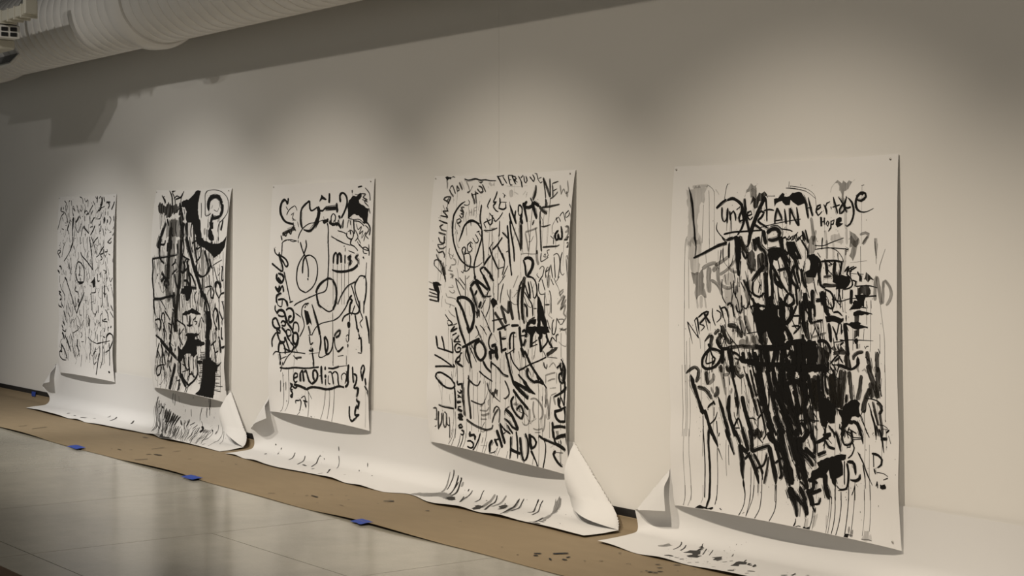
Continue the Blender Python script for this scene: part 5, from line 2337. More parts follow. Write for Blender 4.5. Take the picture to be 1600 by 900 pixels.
('brown_lettering_lower', 'diluted brown brush letters turning black below, starting with R E A C', '''
d|125,1077,7 159,1054,17 195,1039,17 220,1054,23 216,1083,22 197,1117,13
d|208,1141,20 254,1146,21 288,1168,24 309,1194,22
d|185,1127,24 205,1191,24 231,1246,24
d|276,1054,26 284,1123,26
m|290,1118,20 326,1091,22 327,1062,25
m|264,1050,13 306,1031,13
m|307,1133,17 322,1165,17
d|347,1126,25 351,1154,24 327,1181,21
m|380,1026,23 390,1070,23 399,1106,23 408,1166,6
m|396,1065,16 441,1058,16
m|420,1015,25 430,1047,25
d|476,1011,26 492,1046,24 519,1065,19 541,1051,19
m|553,1018,12 537,1011,12
m|455,1126,16 448,1154,16
D|977,1044 1013,1031 1047,1070 1036,1131 1004,1187 969,1137
D|1083,1019 1138,1008 1167,1047 1176,1121 1144,1191 1115,1155 1097,1082
m|1123,1027,20 1147,1071,20
d|1203,993,24 1187,1068,24 1174,1173,24
d|1227,991,22 1233,1054,22 1239,1124,22
d|1299,1005,21 1289,1068,21 1273,1121,20
d|1338,956,28 1357,1006,28 1379,1055,28 1401,1104,28
d|1351,1064,26 1321,1118,27 1305,1177,28
d|1356,1035,26 1357,1108,26
d|1397,963,28 1399,1010,28 1387,1105,28
M|1305,972 1338,977 1338,992
d|1408,1039,5 1416,1096,5
d|1055,1145,20 1075,1181,16 1096,1119,19
d|1007,1050,26 1011,1111,26 1014,1186,26
D|942,1192 1004,1172 1007,1240 950,1253
M|852,1231 889,1228 883,1305 857,1300
d|924,1094,21 938,1147,21 915,1218,20
d|1387,1127,16 1405,1133,18 1414,1158,18 1399,1177,16
d|1404,1170,14 1415,1241,14 1414,1276,14
d|1363,1122,12 1392,1229,12
'''),
('brush_lettering_lower', 'long black brush strokes leaning right over the lower half', '''
b|161,1077,2 171,1107,30 181,1143,27 205,1191,14 236,1262,35 241,1278,18
b|241,1287,5 247,1391,5
b|254,1253,23 270,1292,23 294,1339,23 320,1383,22
b|278,1242,11 296,1224,10 326,1209,10
b|320,1202,23 331,1221,23
d|324,1234,5 322,1279,5
b|346,1256,3 328,1295,8 294,1322,7
b|356,1178,6 376,1225,23 397,1288,23 434,1371,22
b|339,1302,6 348,1366,6
b|439,1163,14 428,1204,25 431,1269,25 460,1330,24 479,1367,24
b|453,1025,17 468,1088,17 492,1167,17 489,1223,28
b|460,1008,34 474,1072,34
b|481,1168,20 495,1207,20
b|525,1160,28 539,1219,28 565,1288,28 595,1355,27
b|465,1322,13 493,1275,10 515,1309,14 534,1361,14
b|460,1326,6 505,1322,6
b|558,1046,20 583,1104,20 602,1166,20
b|602,1166,19 631,1251,19
b|565,1268,6 604,1265,7 620,1275,8
b|614,1145,12 636,1143,12
b|630,1164,14 654,1233,14 675,1294,14 687,1340,14
b|659,1236,9 626,1267,9
b|641,996,40 655,1075,40 673,1160,41 691,1245,41 729,1304,38
b|700,1016,38 719,1086,38 733,1147,38 762,1239,38 810,1320,36
b|742,1021,32 756,1091,32 796,1166,32 846,1262,31
b|739,1119,26 775,1167,26 810,1227,26
b|790,1010,32 809,1079,32 839,1139,32 868,1214,32
b|874,1017,30 862,1060,27 820,1086,24
b|853,1006,25 842,1046,25 904,1065,23 934,1105,25
b|936,1001,30 925,1056,31 955,1092,29
B|770,988 958,977 957,1004 905,1003 854,999 843,1007 801,998 775,1004
D|621,1323 665,1318 660,1342 612,1353
b|691,1277,31 719,1313,31 731,1341,32
b|740,1241,32 761,1286,31 805,1334,29
b|811,1203,42 846,1278,42 868,1328,41
d|934,1093,31 938,1154,31 920,1217,30
b|891,1166,26 893,1250,26 899,1325,26
b|943,1169,21 945,1269,21
b|920,1240,16 929,1262,16
d|524,1072,3 523,1152,3
d|540,1071,3 568,1192,3
d|415,1125,3 408,1279,3
d|608,1022,3 605,1090,3
d|572,1172,3 571,1196,3
b|565,1280,28 582,1318,27 612,1353,26
'''),
('brush_mass_lower', '', '''
B|791,987 885,981 889,1027 868,1048 859,1006 832,1019 812,1009 790,1014
B|906,980 1079,970 1099,991 1078,1015 1048,1006 1008,1016 993,998 972,999 961,1053 920,1052 910,1022
d|946,1054,31 949,1104,31 958,1153,31
d|842,1054,23 820,1086,23
b|790,1026,32 793,1104,32 801,1173,32
b|883,1058,25 945,1077,29 959,1137,31 947,1176,30
b|872,1106,26 891,1143,26 905,1195,26 889,1235,24
b|819,1102,37 828,1155,37 853,1215,37 888,1274,36
b|786,1151,37 815,1226,37 846,1293,36
b|799,1235,31 835,1294,31 858,1329,30
b|906,1164,30 889,1220,31 903,1272,31
b|1059,994,30 1058,1054,30 1066,1129,30
d|1077,1083,27 1116,1110,29 1135,1154,30
d|1042,1097,41 1050,1161,41 1064,1212,41 1062,1250,40
B|1036,1124 1076,1128 1116,1144 1140,1153 1139,1195 1128,1237 1103,1243 1088,1237 1077,1264 1047,1259 1033,1207
B|1140,1168 1179,1173 1200,1141 1214,1144 1229,1128 1273,1121 1287,1135 1281,1176 1290,1197 1256,1200 1237,1198 1226,1221 1206,1252 1176,1262 1177,1233 1164,1196
B|1212,1215 1255,1226 1235,1242 1211,1237
b|1241,1220,17 1269,1232,18 1283,1260,19 1292,1287,19
b|1210,1100,14 1205,1141,14
b|1176,1248,25 1186,1273,24 1176,1298,23
b|1092,1255,11 1122,1282,11 1147,1301,11
b|1162,1241,10 1161,1260,10 1176,1262,8
b|1072,1261,7 1067,1295,7
B|1055,1300 1102,1288 1102,1305 1057,1309
b|1032,1238,6 1007,1240,6 981,1238,6 904,1249,6
b|914,1256,19 945,1280,20 951,1320,21
b|976,1250,16 986,1291,15 997,1315,15
b|1006,1263,10 1022,1284,10
d|961,1236,12 966,1305,12
b|1109,976,12 1129,1001,12
b|1149,966,12 1213,977,12 1232,983,11 1261,974,11 1276,963,12
b|1169,965,16 1213,981,16
b|1321,1110,4 1359,1111,5 1396,1119,6 1419,1139,7 1411,1165,6 1399,1177,2
b|1348,1159,3 1361,1195,12 1373,1230,12 1379,1279,12
b|1339,1131,5 1357,1173,5
b|1324,1161,3 1290,1193,4 1325,1260,4
b|1295,1193,4 1312,1236,4 1325,1271,4
b|1270,1217,4 1297,1263,4
d|1439,950,2 1440,1037,2 1435,1203,2
b|1435,1200,7 1436,1209,7
b|1388,1225,3 1425,1226,3 1447,1238,3
b|1456,1243,9 1437,1259,9
b|1410,1242,2 1447,1242,2
b|1383,1229,8 1395,1278,8
d|1367,1158,7 1388,1218,7
b|1220,1251,7 1210,1282,8 1229,1293,7
b|1191,1269,6 1239,1283,6
'''),
('lettering_bottom', 'black brush letters and thick strokes along the bottom', '''
b|243,1352,7 255,1432,7 261,1513,7 261,1613,7 266,1708,7
b|286,1348,16 287,1429,15 296,1517,15 299,1608,15 303,1720,16
b|295,1351,24 326,1388,24 357,1433,8
d|357,1438,9 389,1495,2
b|362,1360,6 357,1379,6
d|346,1342,3 352,1503,3 356,1652,4 359,1712,4
b|409,1335,24 434,1385,24 472,1461,11
b|460,1330,21 490,1363,21 514,1401,21
b|521,1324,24 546,1374,24 572,1430,24
b|509,1401,34 517,1444,34 529,1483,40 528,1531,28 537,1578,11
b|537,1578,14 546,1618,13
b|515,1409,24 555,1436,24 573,1446,23
b|545,1473,13 573,1450,14 583,1433,15
b|578,1449,25 607,1490,25 628,1534,26 646,1584,11
b|577,1319,33 591,1381,33 594,1432,33
D|610,1328 659,1319 656,1354 613,1375
b|594,1432,19 643,1411,18 691,1394,18 717,1387,18
b|606,1438,17 640,1474,18 672,1533,19
b|629,1509,9 673,1490,10 694,1456,12 698,1424,13
d|710,1443,14 700,1502,14 679,1580,13
b|661,1507,9 672,1561,9
b|712,1392,32 737,1467,32 756,1535,33 759,1574,6
b|725,1328,21 755,1387,21 785,1454,21 796,1522,21 780,1540,17
b|754,1469,11 785,1446,11 806,1436,10
b|703,1322,32 721,1356,28 765,1371,28 799,1413,30
b|772,1300,42 802,1375,42 833,1448,42 854,1507,43 864,1553,42
b|817,1473,32 838,1525,32 854,1570,31
b|841,1294,37 865,1368,36 895,1441,36
b|883,1290,21 890,1350,21 910,1413,21
b|896,1449,31 911,1501,32 921,1530,32
b|936,1429,26 948,1489,26 957,1526,26
b|915,1325,46 914,1401,47 937,1444,46
b|763,1348,13 796,1360,13
b|667,1365,9 692,1331,9
b|634,1353,8 668,1381,8
b|849,1574,26 856,1609,25 900,1633,23
b|916,1569,25 950,1620,25
b|916,1535,11 957,1564,11
'''),
('lettering_bottom_right', '', '''
b|825,1295,34 854,1361,33 884,1427,33 911,1462,32
b|783,1299,34 805,1320,34
b|868,1329,31 893,1403,31 927,1461,30 963,1510,30
b|786,1361,32 800,1421,31 833,1471,31
b|822,1457,32 828,1511,32 848,1555,31
b|860,1476,26 864,1522,26 869,1560,26
b|908,1387,35 956,1412,36 1008,1452,37
b|921,1347,27 956,1306,28 960,1282,30
b|944,1375,22 986,1401,21 1017,1413,21
b|981,1303,30 1008,1346,30 1011,1398,30
b|1013,1345,15 1053,1326,16 1077,1305,16
B|1055,1300 1107,1289 1107,1302 1088,1323 1073,1321
b|1073,1324,14 1094,1352,13 1134,1359,12
b|1027,1401,19 1081,1378,19
B|1023,1435 1067,1415 1107,1403 1116,1395 1145,1390 1203,1378 1204,1397 1176,1407 1186,1435 1187,1476 1148,1492 1108,1493 1099,1464 1069,1497 1008,1520 978,1516 999,1479 1039,1456
b|1137,1277,7 1152,1317,20 1171,1370,9
b|1117,1268,8 1132,1311,8
b|1176,1262,12 1176,1307,12 1192,1335,10 1221,1332,9 1239,1312,11 1229,1280,12
b|1207,1345,5 1226,1343,6 1230,1324,7
b|1235,1316,9 1250,1344,9 1237,1378,8 1214,1396,7
b|1239,1297,4 1292,1294,4
b|1239,1307,4 1297,1299,4
b|1287,1263,12 1297,1292,12 1302,1321,4
b|1230,1265,13 1239,1301,13
b|1200,1268,5 1215,1303,5
b|1215,1259,7 1263,1277,6
b|1316,1250,5 1339,1288,5
b|1378,1244,9 1379,1295,3
b|1396,1243,12 1409,1278,12 1424,1349,2
b|1454,1245,10 1437,1257,10
b|1409,1287,12 1444,1286,12
b|1451,1270,3 1464,1305,3
b|1210,1414,16 1243,1411,17 1258,1431,21 1264,1467,10
b|1210,1418,13 1221,1465,13 1215,1517,12 1200,1538,7 1166,1544,6 1147,1529,12
b|1195,1409,7 1196,1520,7
b|1143,1485,10 1137,1534,10
b|1230,1493,7 1264,1493,14 1288,1479,16 1292,1460,7
b|1156,1551,4 1190,1546,4 1214,1536,4
b|1275,1364,8 1305,1404,8 1330,1452,8 1362,1503,3
b|1305,1415,7 1318,1468,7 1322,1523,3
b|1270,1360,3 1290,1373,3
b|1355,1359,11 1392,1363,12 1416,1382,12 1412,1404,12 1390,1420,5
b|1365,1365,5 1369,1419,5
b|1371,1426,11 1381,1450,11
b|1386,1441,3 1427,1442,3 1451,1453,3
b|1451,1460,5 1425,1471,2
b|1383,1504,6 1391,1482,6 1392,1511,7
B|1404,1496 1432,1490 1441,1497 1439,1509 1418,1515 1406,1507
b|927,1468,31 947,1519,31 962,1571,31
b|1008,1520,24 998,1567,22 968,1586,20
b|978,1593,19 1018,1576,19 1053,1560,19
b|1079,1481,30 1078,1534,30 1098,1592,30
b|1123,1491,25 1137,1527,25
b|916,1562,20 938,1590,20 965,1624,19
b|849,1574,30 877,1610,29 910,1632,27
b|967,1525,19 1008,1524,20 1028,1533,22
b|1108,1493,12 1143,1504,12
b|1238,1563,4 1248,1543,4 1256,1520,4
b|1136,1549,5 1140,1601,5
b|1173,1556,4 1173,1596,4
b|1220,1517,4 1219,1590,4
d|1259,1497,3 1257,1585,3
d|1312,1528,2 1311,1578,2
d|1340,1321,2 1346,1573,2
'''),
('lettering_last_line', '', '''
b|849,1576,46 873,1616,45 899,1662,35 917,1720,20
b|860,1582,28 909,1619,28 955,1666,29 973,1714,15
b|921,1570,25 944,1607,25 964,1660,25 976,1701,24
b|962,1573,25 989,1608,25 1003,1650,25
b|967,1572,16 1008,1579,15 1053,1561,15
b|1078,1536,30 1092,1568,30 1103,1601,20
b|1012,1637,12 1041,1629,13 1049,1600,14
b|1003,1650,10 1022,1676,10
b|993,1592,7 1006,1630,7
b|1023,1652,7 1022,1681,7
b|1139,1528,6 1137,1593,6
b|1097,1582,9 1117,1591,9
'''),
('ink_drips', '', '''
d|276,128,2 293,405,2
d|315,132,2 329,405,2
d|239,202,2 239,399,2
d|124,368,2 112,431,2 118,740,2
d|141,476,2 152,739,2
d|290,374,2 294,427,2
d|328,374,2 330,419,2
d|268,448,2 274,501,2
d|359,434,2 361,487,2
d|395,405,2 399,486,2
d|117,700,2 119,1072,2
d|135,907,2 133,1071,2
d|159,889,2 158,1069,2
d|234,884,2 239,941,2
d|243,982,2 241,1063,2
d|99,1034,2 91,1407,2
d|121,1032,2 115,1404,2
d|134,1031,2 124,1403,2
d|153,1030,2 151,1154,2 144,1401,2
d|238,1048,2 232,1230,2
d|405,1275,2 411,1374,2
d|562,1201,2 565,1257,2
d|104,1366,2 99,1532,2 108,1684,2 108,1745,2
d|140,1362,2 143,1486,2 151,1610,2 159,1678,3 161,1738,3
d|412,1391,2 412,1480,2 418,1572,2
d|430,1414,3 435,1515,3
b|543,1618,4 556,1650,4 558,1683,4
d|587,1508,2 591,1620,2 596,1677,2
d|612,1457,2 611,1593,2 611,1675,2
d|638,1581,3 642,1630,3
b|664,1554,3 667,1610,3 670,1666,3
b|754,1574,3 762,1653,3
b|764,1573,3 770,1652,3
d|108,1660,3 109,1730,3 96,1773,3
d|155,1654,3 159,1719,3 136,1771,3
d|247,1642,2 254,1707,2 243,1743,2
b|262,1640,5 268,1708,5
b|298,1635,14 303,1700,15 294,1743,15 289,1769,15
b|354,1628,4 357,1679,4 352,1738,4
b|545,1603,4 557,1647,4 559,1700,4 550,1744,4 538,1776,5
b|589,1597,3 595,1663,3 591,1727,3 589,1773,3
b|614,1594,3 613,1657,3 600,1717,3 589,1773,3
b|638,1591,3 642,1631,3
b|666,1587,4 669,1649,4 669,1715,4 651,1775,4
b|754,1576,3 762,1656,3 769,1664,3
b|762,1575,4 769,1647,4 769,1708,4 749,1777,4
b|911,1730,4 915,1758,4 906,1782,4
B|201,1778 222,1758 275,1758 302,1767 337,1752 344,1758 328,1771 277,1773
b|393,1754,5 407,1762,5
m|560,1760,11 571,1750,11
b|911,1730,4 913,1748,4 906,1782,4
b|1008,1670,4 1009,1722,4 1003,1784,4
b|1137,1593,4 1141,1650,4 1140,1725,4 1134,1785,4
b|1173,1558,4 1175,1630,4 1170,1707,4 1161,1784,4
b|1220,1526,4 1217,1609,4 1213,1687,4 1211,1764,4
d|1257,1514,3 1252,1589,3 1246,1698,3 1243,1770,3
d|1313,1507,2 1312,1656,2 1308,1753,2
d|1348,1503,2 1348,1632,2 1345,1721,2
B|966,1782 970,1769 1001,1765 1001,1785
B|1204,1781 1210,1755 1232,1753 1233,1779
m|1232,1751,13 1230,1717,14
m|1251,1764,11 1252,1730,12
L|1318,1718 1345,1713 1343,1746 1359,1730 1364,1768 1306,1774
d|1305,1770,3 1336,1764,3 1362,1766,3
L|961,1726 979,1718 1004,1764 972,1776
L|1010,1695 1034,1691 1037,1763 1015,1772
d|913,1781,5 936,1769,5 951,1770,5
m|1233,1759,18 1256,1765,18
l|1091,1682,7 1101,1750,7
'''),
('brush_mass_extra', '', '''
d|1013,1023,31 1016,1118,56 1029,1193,57
d|1109,1013,25 1122,1091,45 1135,1169,45
d|919,1091,42 937,1170,42 951,1237,42
d|1178,987,29 1167,1077,29 1160,1167,29
b|972,1022,21 981,1090,21 994,1157,21
b|1033,1018,17 1037,1086,17 1046,1138,17
b|859,1006,16 872,1082,16 902,1142,16
b|811,1025,21 825,1094,21 855,1153,21
b|920,1025,16 924,1079,16 944,1123,15
b|1079,992,13 1078,1060,13 1091,1112,13
b|1129,989,15 1143,1041,15
b|784,1206,18 819,1265,18 863,1322,17
b|869,1198,16 903,1257,16 920,1317,16
b|957,1206,14 976,1266,13 981,1311,13
b|738,990,19 762,1075,19 791,1150,19 831,1233,19
b|812,1009,18 825,1078,18 860,1161,18 888,1251,18
b|670,1113,16 693,1198,16 723,1281,16 757,1336,15
b|618,1038,16 637,1115,16 661,1200,17
b|774,1035,14 798,1103,14 822,1179,14
b|883,1058,21 891,1143,21 910,1218,21
b|936,1009,18 945,1077,18 948,1146,18
b|586,1024,13 605,1094,13 625,1156,13
b|687,907,22 696,969,22 710,1027,22
b|820,892,19 829,946,19 843,1015,19
b|887,889,16 891,950,16 895,1015,16
b|606,919,16 615,974,16 635,1029,16
b|940,832,20 938,917,21 947,1008,21
'''),
],
'sA': [
('ink_splatter', 'grey and black ink run-off with long curved drips', '''
m|3345,366,31 3445,358,30
b|2561,226,17 2598,229,17
b|2632,195,14 2642,204,14
M|2908,800 2950,683 3105,710 3237,683 3491,778 3368,800 3289,800 3123,791
B|3108,765 2890,618 3105,710 3176,675 3291,726 3368,800 3256,800
d|3217,703,23 3410,772,1
b|3298,330,19 3340,343,27 3305,384,27
b|3266,338,14 3255,383,14 3263,416,14
b|3277,425,7 3553,652,6 3643,741,8
b|3636,800,1 3651,765,1
b|3740,800,1 3773,783,1
d|2528,140,7 2461,224,7 2450,357,7 2554,451,7 2682,613,7
d|2539,170,7 2491,273,7 2485,379,7 2652,472,6 2945,724,7
d|2557,195,9 2553,248,9 2477,322,9 2601,436,8
d|2579,246,7 2560,359,7 2850,560,6
d|2507,146,7 2435,257,7 2443,371,7 2649,566,7
d|2672,337,9 2666,386,8 2970,605,8
d|2842,395,7 3160,629,9
d|2879,363,6 3107,551,6 3375,711,5
d|2960,381,5 3387,682,5
d|3003,363,6 3227,544,6 3540,770,1
d|3084,381,6 3525,709,4
b|2822,93,7 2795,146,7 2798,177,7
b|2858,95,7 2843,148,7 2818,196,7
d|2927,111,5 2919,163,5
b|3205,96,9 3195,112,9
b|3493,90,7 3491,164,7 3474,224,7
b|3523,87,11 3508,143,11 3476,175,10
b|3347,170,7 3293,239,7 3279,275,7
b|3444,163,9 3417,219,9 3422,243,9
d|3135,197,9 3123,258,9
d|3024,206,7 3011,232,7
d|3082,336,8 3174,305,7
d|3149,361,8 3223,321,7
d|3073,382,13 3088,374,13
d|3302,278,7 3320,323,7
d|3557,222,9 3552,237,9
d|3612,281,7 3603,329,7 3584,372,7
b|3585,341,9 3574,373,9
d|3513,337,7 3527,372,7 3527,435,7 3584,524,7
b|3521,423,9 3607,565,9
d|3680,301,5 3693,366,5 3729,468,5 3898,693,5
d|3690,386,7 3749,507,7
d|3487,329,5 3519,348,4
b|3491,339,9 3523,353,9
d|3705,330,5 3752,401,5 3874,533,5
b|3878,23,13 3875,32,13
b|3801,702,9 3774,639,9
d|3694,730,5 3593,587,5
d|3495,362,5 3450,414,5 3486,510,5
d|939,648,24 892,591,24
d|1099,645,19 1140,645,19
d|1270,653,28 1362,635,28
d|1447,590,19 1478,575,19
d|1526,450,19 1535,409,19
d|1730,534,24 1666,409,24
d|2078,469,24 2024,407,24
d|2633,243,11 2593,296,19 2564,343,7
d|2658,229,12 2613,302,20 2606,371,8
d|2672,246,15 2631,315,25 2637,381,10
d|2719,232,11 2666,279,18 2603,334,8
d|2731,247,9 2658,313,17 2641,375,7
d|2724,259,15 2674,308,25 2648,352,10
m|2742,244,10 2678,317,16 2685,388,6
m|2777,260,7 2713,319,14 2679,375,5
d|2784,255,13 2719,309,24 2672,359,10
d|2782,257,11 2721,321,20 2709,384,8
d|2809,263,9 2746,316,17 2718,364,7
d|2813,268,11 2757,325,19 2750,377,8
d|2835,275,9 2778,331,17 2755,387,7
d|2860,268,9 2797,314,17 2752,355,7
d|2882,280,7 2822,325,14 2784,368,5
d|2911,272,7 2823,333,14 2801,392,6
d|2899,307,13 2908,330,22 2939,351,8
m|2920,315,8 2930,334,14 2950,353,5
m|2966,300,10 2974,341,16 3007,386,6
m|2964,323,14 2974,338,22 2984,355,9
m|2997,303,14 2998,316,23 2980,332,9
d|3040,300,12 3039,325,20 3018,353,8
m|3062,285,11 3046,324,18 3024,361,7
m|3082,282,14 3066,305,21 3037,323,7
m|2575,351,9 2639,415,12 3003,686,5
m|2577,356,5 2637,420,9 2998,690,4
m|2604,354,7 2663,418,10 3019,692,4
m|2625,359,5 2702,429,8 3077,709,4
l|2641,359,8 2669,410,13 2865,581,5
m|2647,357,4 2728,442,5 3159,739,3
l|2659,342,5 2715,423,8 3139,721,4
d|2665,354,8 2703,405,13 2910,580,5
l|2693,367,6 2742,426,9 3034,656,4
l|2715,353,7 2776,428,10 3158,696,4
m|2730,353,6 2775,418,9 3093,662,4
d|2750,362,4 2807,433,6 3147,685,3
m|2759,351,6 2810,426,9 3187,696,4
d|2760,355,6 2823,430,8 3203,701,4
l|2779,362,4 2806,406,7 2954,536,3
m|2820,363,9 2835,409,14 2991,552,5
d|2800,357,4 2869,434,6 3279,706,3
m|2855,383,6 2932,458,13 3229,683,5
d|2841,363,8 2866,408,13 3018,547,5
d|2875,364,8 2919,432,12 3226,663,5
d|2880,377,4 2977,474,5 3369,743,2
l|2902,365,3 3001,459,6 3448,785,1
m|2926,364,5 2974,440,8 3347,700,3
m|2924,363,7 2948,424,11 3203,624,4
m|2978,392,6 3105,509,11 3429,743,3
m|2983,388,4 2994,437,6 3155,578,3
m|2994,352,4 3107,478,6 3600,800,1
d|3027,349,4 3136,473,6 3626,800,1
l|3044,349,4 3137,457,6 3618,800,1
m|3062,340,4 3107,426,5 3540,754,1
m|3105,362,5 3141,440,9 3491,703,2
m|3123,339,4 3135,412,6 3474,665,2
l|3159,363,6 3277,488,11 3669,800,1
d|3208,349,6 3196,412,11 3433,611,4
m|3228,363,3 3218,422,5 3432,602,2
d|3241,342,5 3251,418,9 3568,687,2
m|3301,361,6 3301,435,11 3571,681,3
l|3299,348,5 3323,434,9 3667,731,3
l|3335,355,4 3362,439,7 3679,725,2
l|3359,355,5 3411,460,9 3777,784,1
m|3374,342,5 3404,441,9 3798,793,1
d|3417,357,4 3426,448,7 3737,733,3
l|3428,342,4 3463,445,6 3854,800,1
m|3458,341,4 3419,408,8 3618,617,4
d|3476,341,6 3469,421,10 3756,687,4
m|3520,339,3 3475,402,5 3632,588,2
m|2462,188,4 2375,310,8 2489,460,4
m|2489,184,4 2409,313,6 2605,517,3
m|2510,176,3 2409,305,5 2521,459,2
m|2503,180,4 2420,318,6 2714,602,2
d|2522,176,4 2444,302,6 2548,449,3
m|2519,197,4 2468,333,7 2957,729,3
d|2541,199,4 2486,337,8 3004,734,2
m|2565,176,3 2506,300,4 2597,442,2
d|2568,194,4 2496,330,6 2941,697,3
m|2572,200,4 2519,325,6 2786,573,2
m|2598,199,4 2556,336,5 3061,716,2
m|2620,195,3 2573,315,5 2742,489,2
m|2628,205,2 2574,321,4 2761,507,2
d|2624,188,4 2594,306,8 2704,442,3
'''),
],
'sB': [
('ink_splatter', 'grey curved brush trails and ink flecks', '''
M|2517,796 2504,674 2581,597 2582,515 2646,502 2822,555 2896,602 2868,642 2723,622 2659,736
D|2778,617 2772,549 2860,575 2916,639 2864,648
m|2570,308,4 2550,382,17 2588,507,22
d|2620,289,9 2585,377,10 2588,446,11
b|2658,325,11 2644,369,12 2645,421,13
d|2661,367,12 2649,431,13 2689,517,16
d|2693,335,16 2682,396,16 2733,530,22
m|2714,360,23 2707,396,25
b|2794,400,19 2796,418,20
d|2833,403,8 2862,503,13 2991,639,9
b|2821,490,7 2972,620,9
d|2948,386,9 2947,426,8 3042,565,12
m|3066,397,24 3096,493,27 3258,684,27
D|3238,739 3153,639 3202,650 3191,615 3287,713 3300,767
d|3093,401,10 3176,540,15 3330,711,12
m|3178,389,17 3186,468,22 3251,599,25
D|3276,556 3219,455 3308,509 3362,587 3378,643
d|3039,472,16 3057,478,19
d|3317,393,13 3323,458,13 3415,593,17 3564,787,1
m|3311,402,22 3359,514,34 3531,724,30
d|3359,387,11 3367,445,10 3461,613,16
d|3507,821,1 3507,786,1 3564,787,1
b|3556,814,1 3584,809,1
d|3497,372,10 3505,438,10 3567,533,16 3553,557,16
b|3497,372,11 3494,399,11
d|3542,373,11 3542,430,9 3652,606,13
M|3657,355 3710,335 3723,367 3710,408 3712,480 3858,687 3877,729 3741,576 3662,416
b|3764,614,14 3840,743,16 3808,789,1
d|3859,821,1 3868,775,22 3923,775,22
d|3837,714,13 3890,713,13
d|3159,813,1 3254,795,1
d|3798,444,7 3806,449,7
d|3973,659,8 3990,668,8
d|248,367,19 267,373,18
d|353,394,25 364,388,25
d|374,453,35 385,444,35
d|-11,672,1 11,670,22
d|285,529,18 265,493,18
d|573,401,10 666,530,13
d|732,409,8 930,610,13
d|957,579,18 1045,605,18
d|924,385,12 938,430,9 1107,598,12
d|919,379,15 935,390,14
d|1176,286,13 1171,324,13
d|1173,357,7 1300,503,6
d|991,397,8 1014,409,7
d|1301,563,12 1442,689,13
d|1207,667,13 1190,627,13
d|1424,763,13 1417,715,13
d|1572,366,11 1591,396,10
d|1524,443,8 1552,465,8
d|1747,493,10 1777,508,9
d|1589,637,11 1599,623,11
'''),
],
'sC': [
('ink_splatter', 'black ink puddles and splashes', '''
M|304,559 315,510 316,483 362,505 362,541 326,564
d|347,412,6 407,483,8 435,551,12
d|412,443,6 456,496,8 481,543,10
B|535,565 511,505 550,488 570,489 616,527 623,563 650,554 665,593 630,621 601,611 599,566 565,544
D|539,479 497,410 528,433 570,489
d|485,384,4 528,451,5
d|553,430,6 633,530,6
b|521,682,22 533,668,22 570,667,22
d|590,676,11 611,671,11
d|635,684,18 642,665,18
D|711,533 738,507 778,527 792,574 756,567
d|826,575,18 835,554,18
d|838,539,14 841,521,14
B|878,534 876,507 918,495 951,534 923,545 957,588 925,608
D|925,510 951,505 987,533 977,553
B|1000,542 977,508 985,500 1014,527 1020,552
d|872,460,7 905,508,7
b|1012,704,18 1029,680,18
d|1004,666,11 1006,651,11
b|1076,639,14 1107,621,14
d|1120,696,14 1120,672,14
d|736,416,5 769,460,6
b|1252,598,18 1266,571,18
B|1279,560 1257,510 1268,516 1289,562
b|1329,512,14 1332,499,14
d|711,703,11 720,686,11
d|731,670,11 744,657,11
d|757,618,11 768,615,11
d|881,691,9 900,683,9
d|718,742,1 720,732,1
d|666,517,4 597,427,4
d|657,404,5 667,405,5
d|669,363,3 674,365,3
'''),
],
'kraft': [
('ink_flecks', 'black ink flecks', '''
b|11044,548,18 11053,535,18
b|11276,695,14 11283,681,14
b|11285,678,7 11299,686,7
b|11370,590,14 11389,574,14
b|11436,636,14 11453,618,14
b|11462,766,14 11464,753,14
b|11458,731,18 11469,725,18
b|11483,737,22 11502,722,22
b|11506,726,18 11530,714,18
b|11503,695,18 11521,675,18
b|11431,529,14 11452,499,14
b|11552,614,11 11558,611,11
b|11571,526,11 11579,516,11
b|10801,892,27 10827,864,27
b|10837,919,22 10864,916,22
b|10865,821,27 10895,747,27
b|10945,906,11 10989,929,10
b|10999,866,22 11033,869,22
b|10983,829,16 10975,799,16
b|11098,813,16 11104,806,16
b|11143,753,16 11154,738,16
b|10778,982,16 10783,974,16
b|10566,922,14 10571,916,14
b|9814,664,14 9824,651,14
b|9388,605,14 9412,594,14
b|8948,609,14 8994,570,14
d|8495,847,18 8588,856,18
b|8539,850,18 8561,841,18
d|8488,887,13 8483,862,13
b|8552,748,13 8550,730,13
b|8765,968,13 8773,957,13
b|8923,901,13 8947,888,13
b|8952,616,18 8981,557,18
b|8908,555,13 8919,540,13
b|9005,692,13 9011,685,13
b|8773,758,13 8781,746,13
b|8633,691,13 8641,679,13
d|8258,1020,11 8286,981,11
d|8372,908,11 8383,893,11
b|9394,595,11 9402,584,11
d|6769,596,11 6782,578,11
d|6938,572,13 6959,571,13
d|3757,954,14 3738,875,14
d|4005,931,14 3935,776,14
b|5072,428,19 5137,415,19
d|6322,1046,19 6337,951,19
d|6106,796,28 6205,788,28
d|6070,845,19 6109,823,19
d|5671,895,14 5733,895,14
d|5770,844,14 5785,824,14
d|5623,927,12 5649,925,12
d|5820,693,12 5787,570,12
d|6053,625,12 6045,555,12
d|6507,720,12 6505,693,12
d|6439,503,12 6446,493,12
d|6771,589,14 6778,579,14
d|6946,573,12 6970,570,12
'''),
],
}

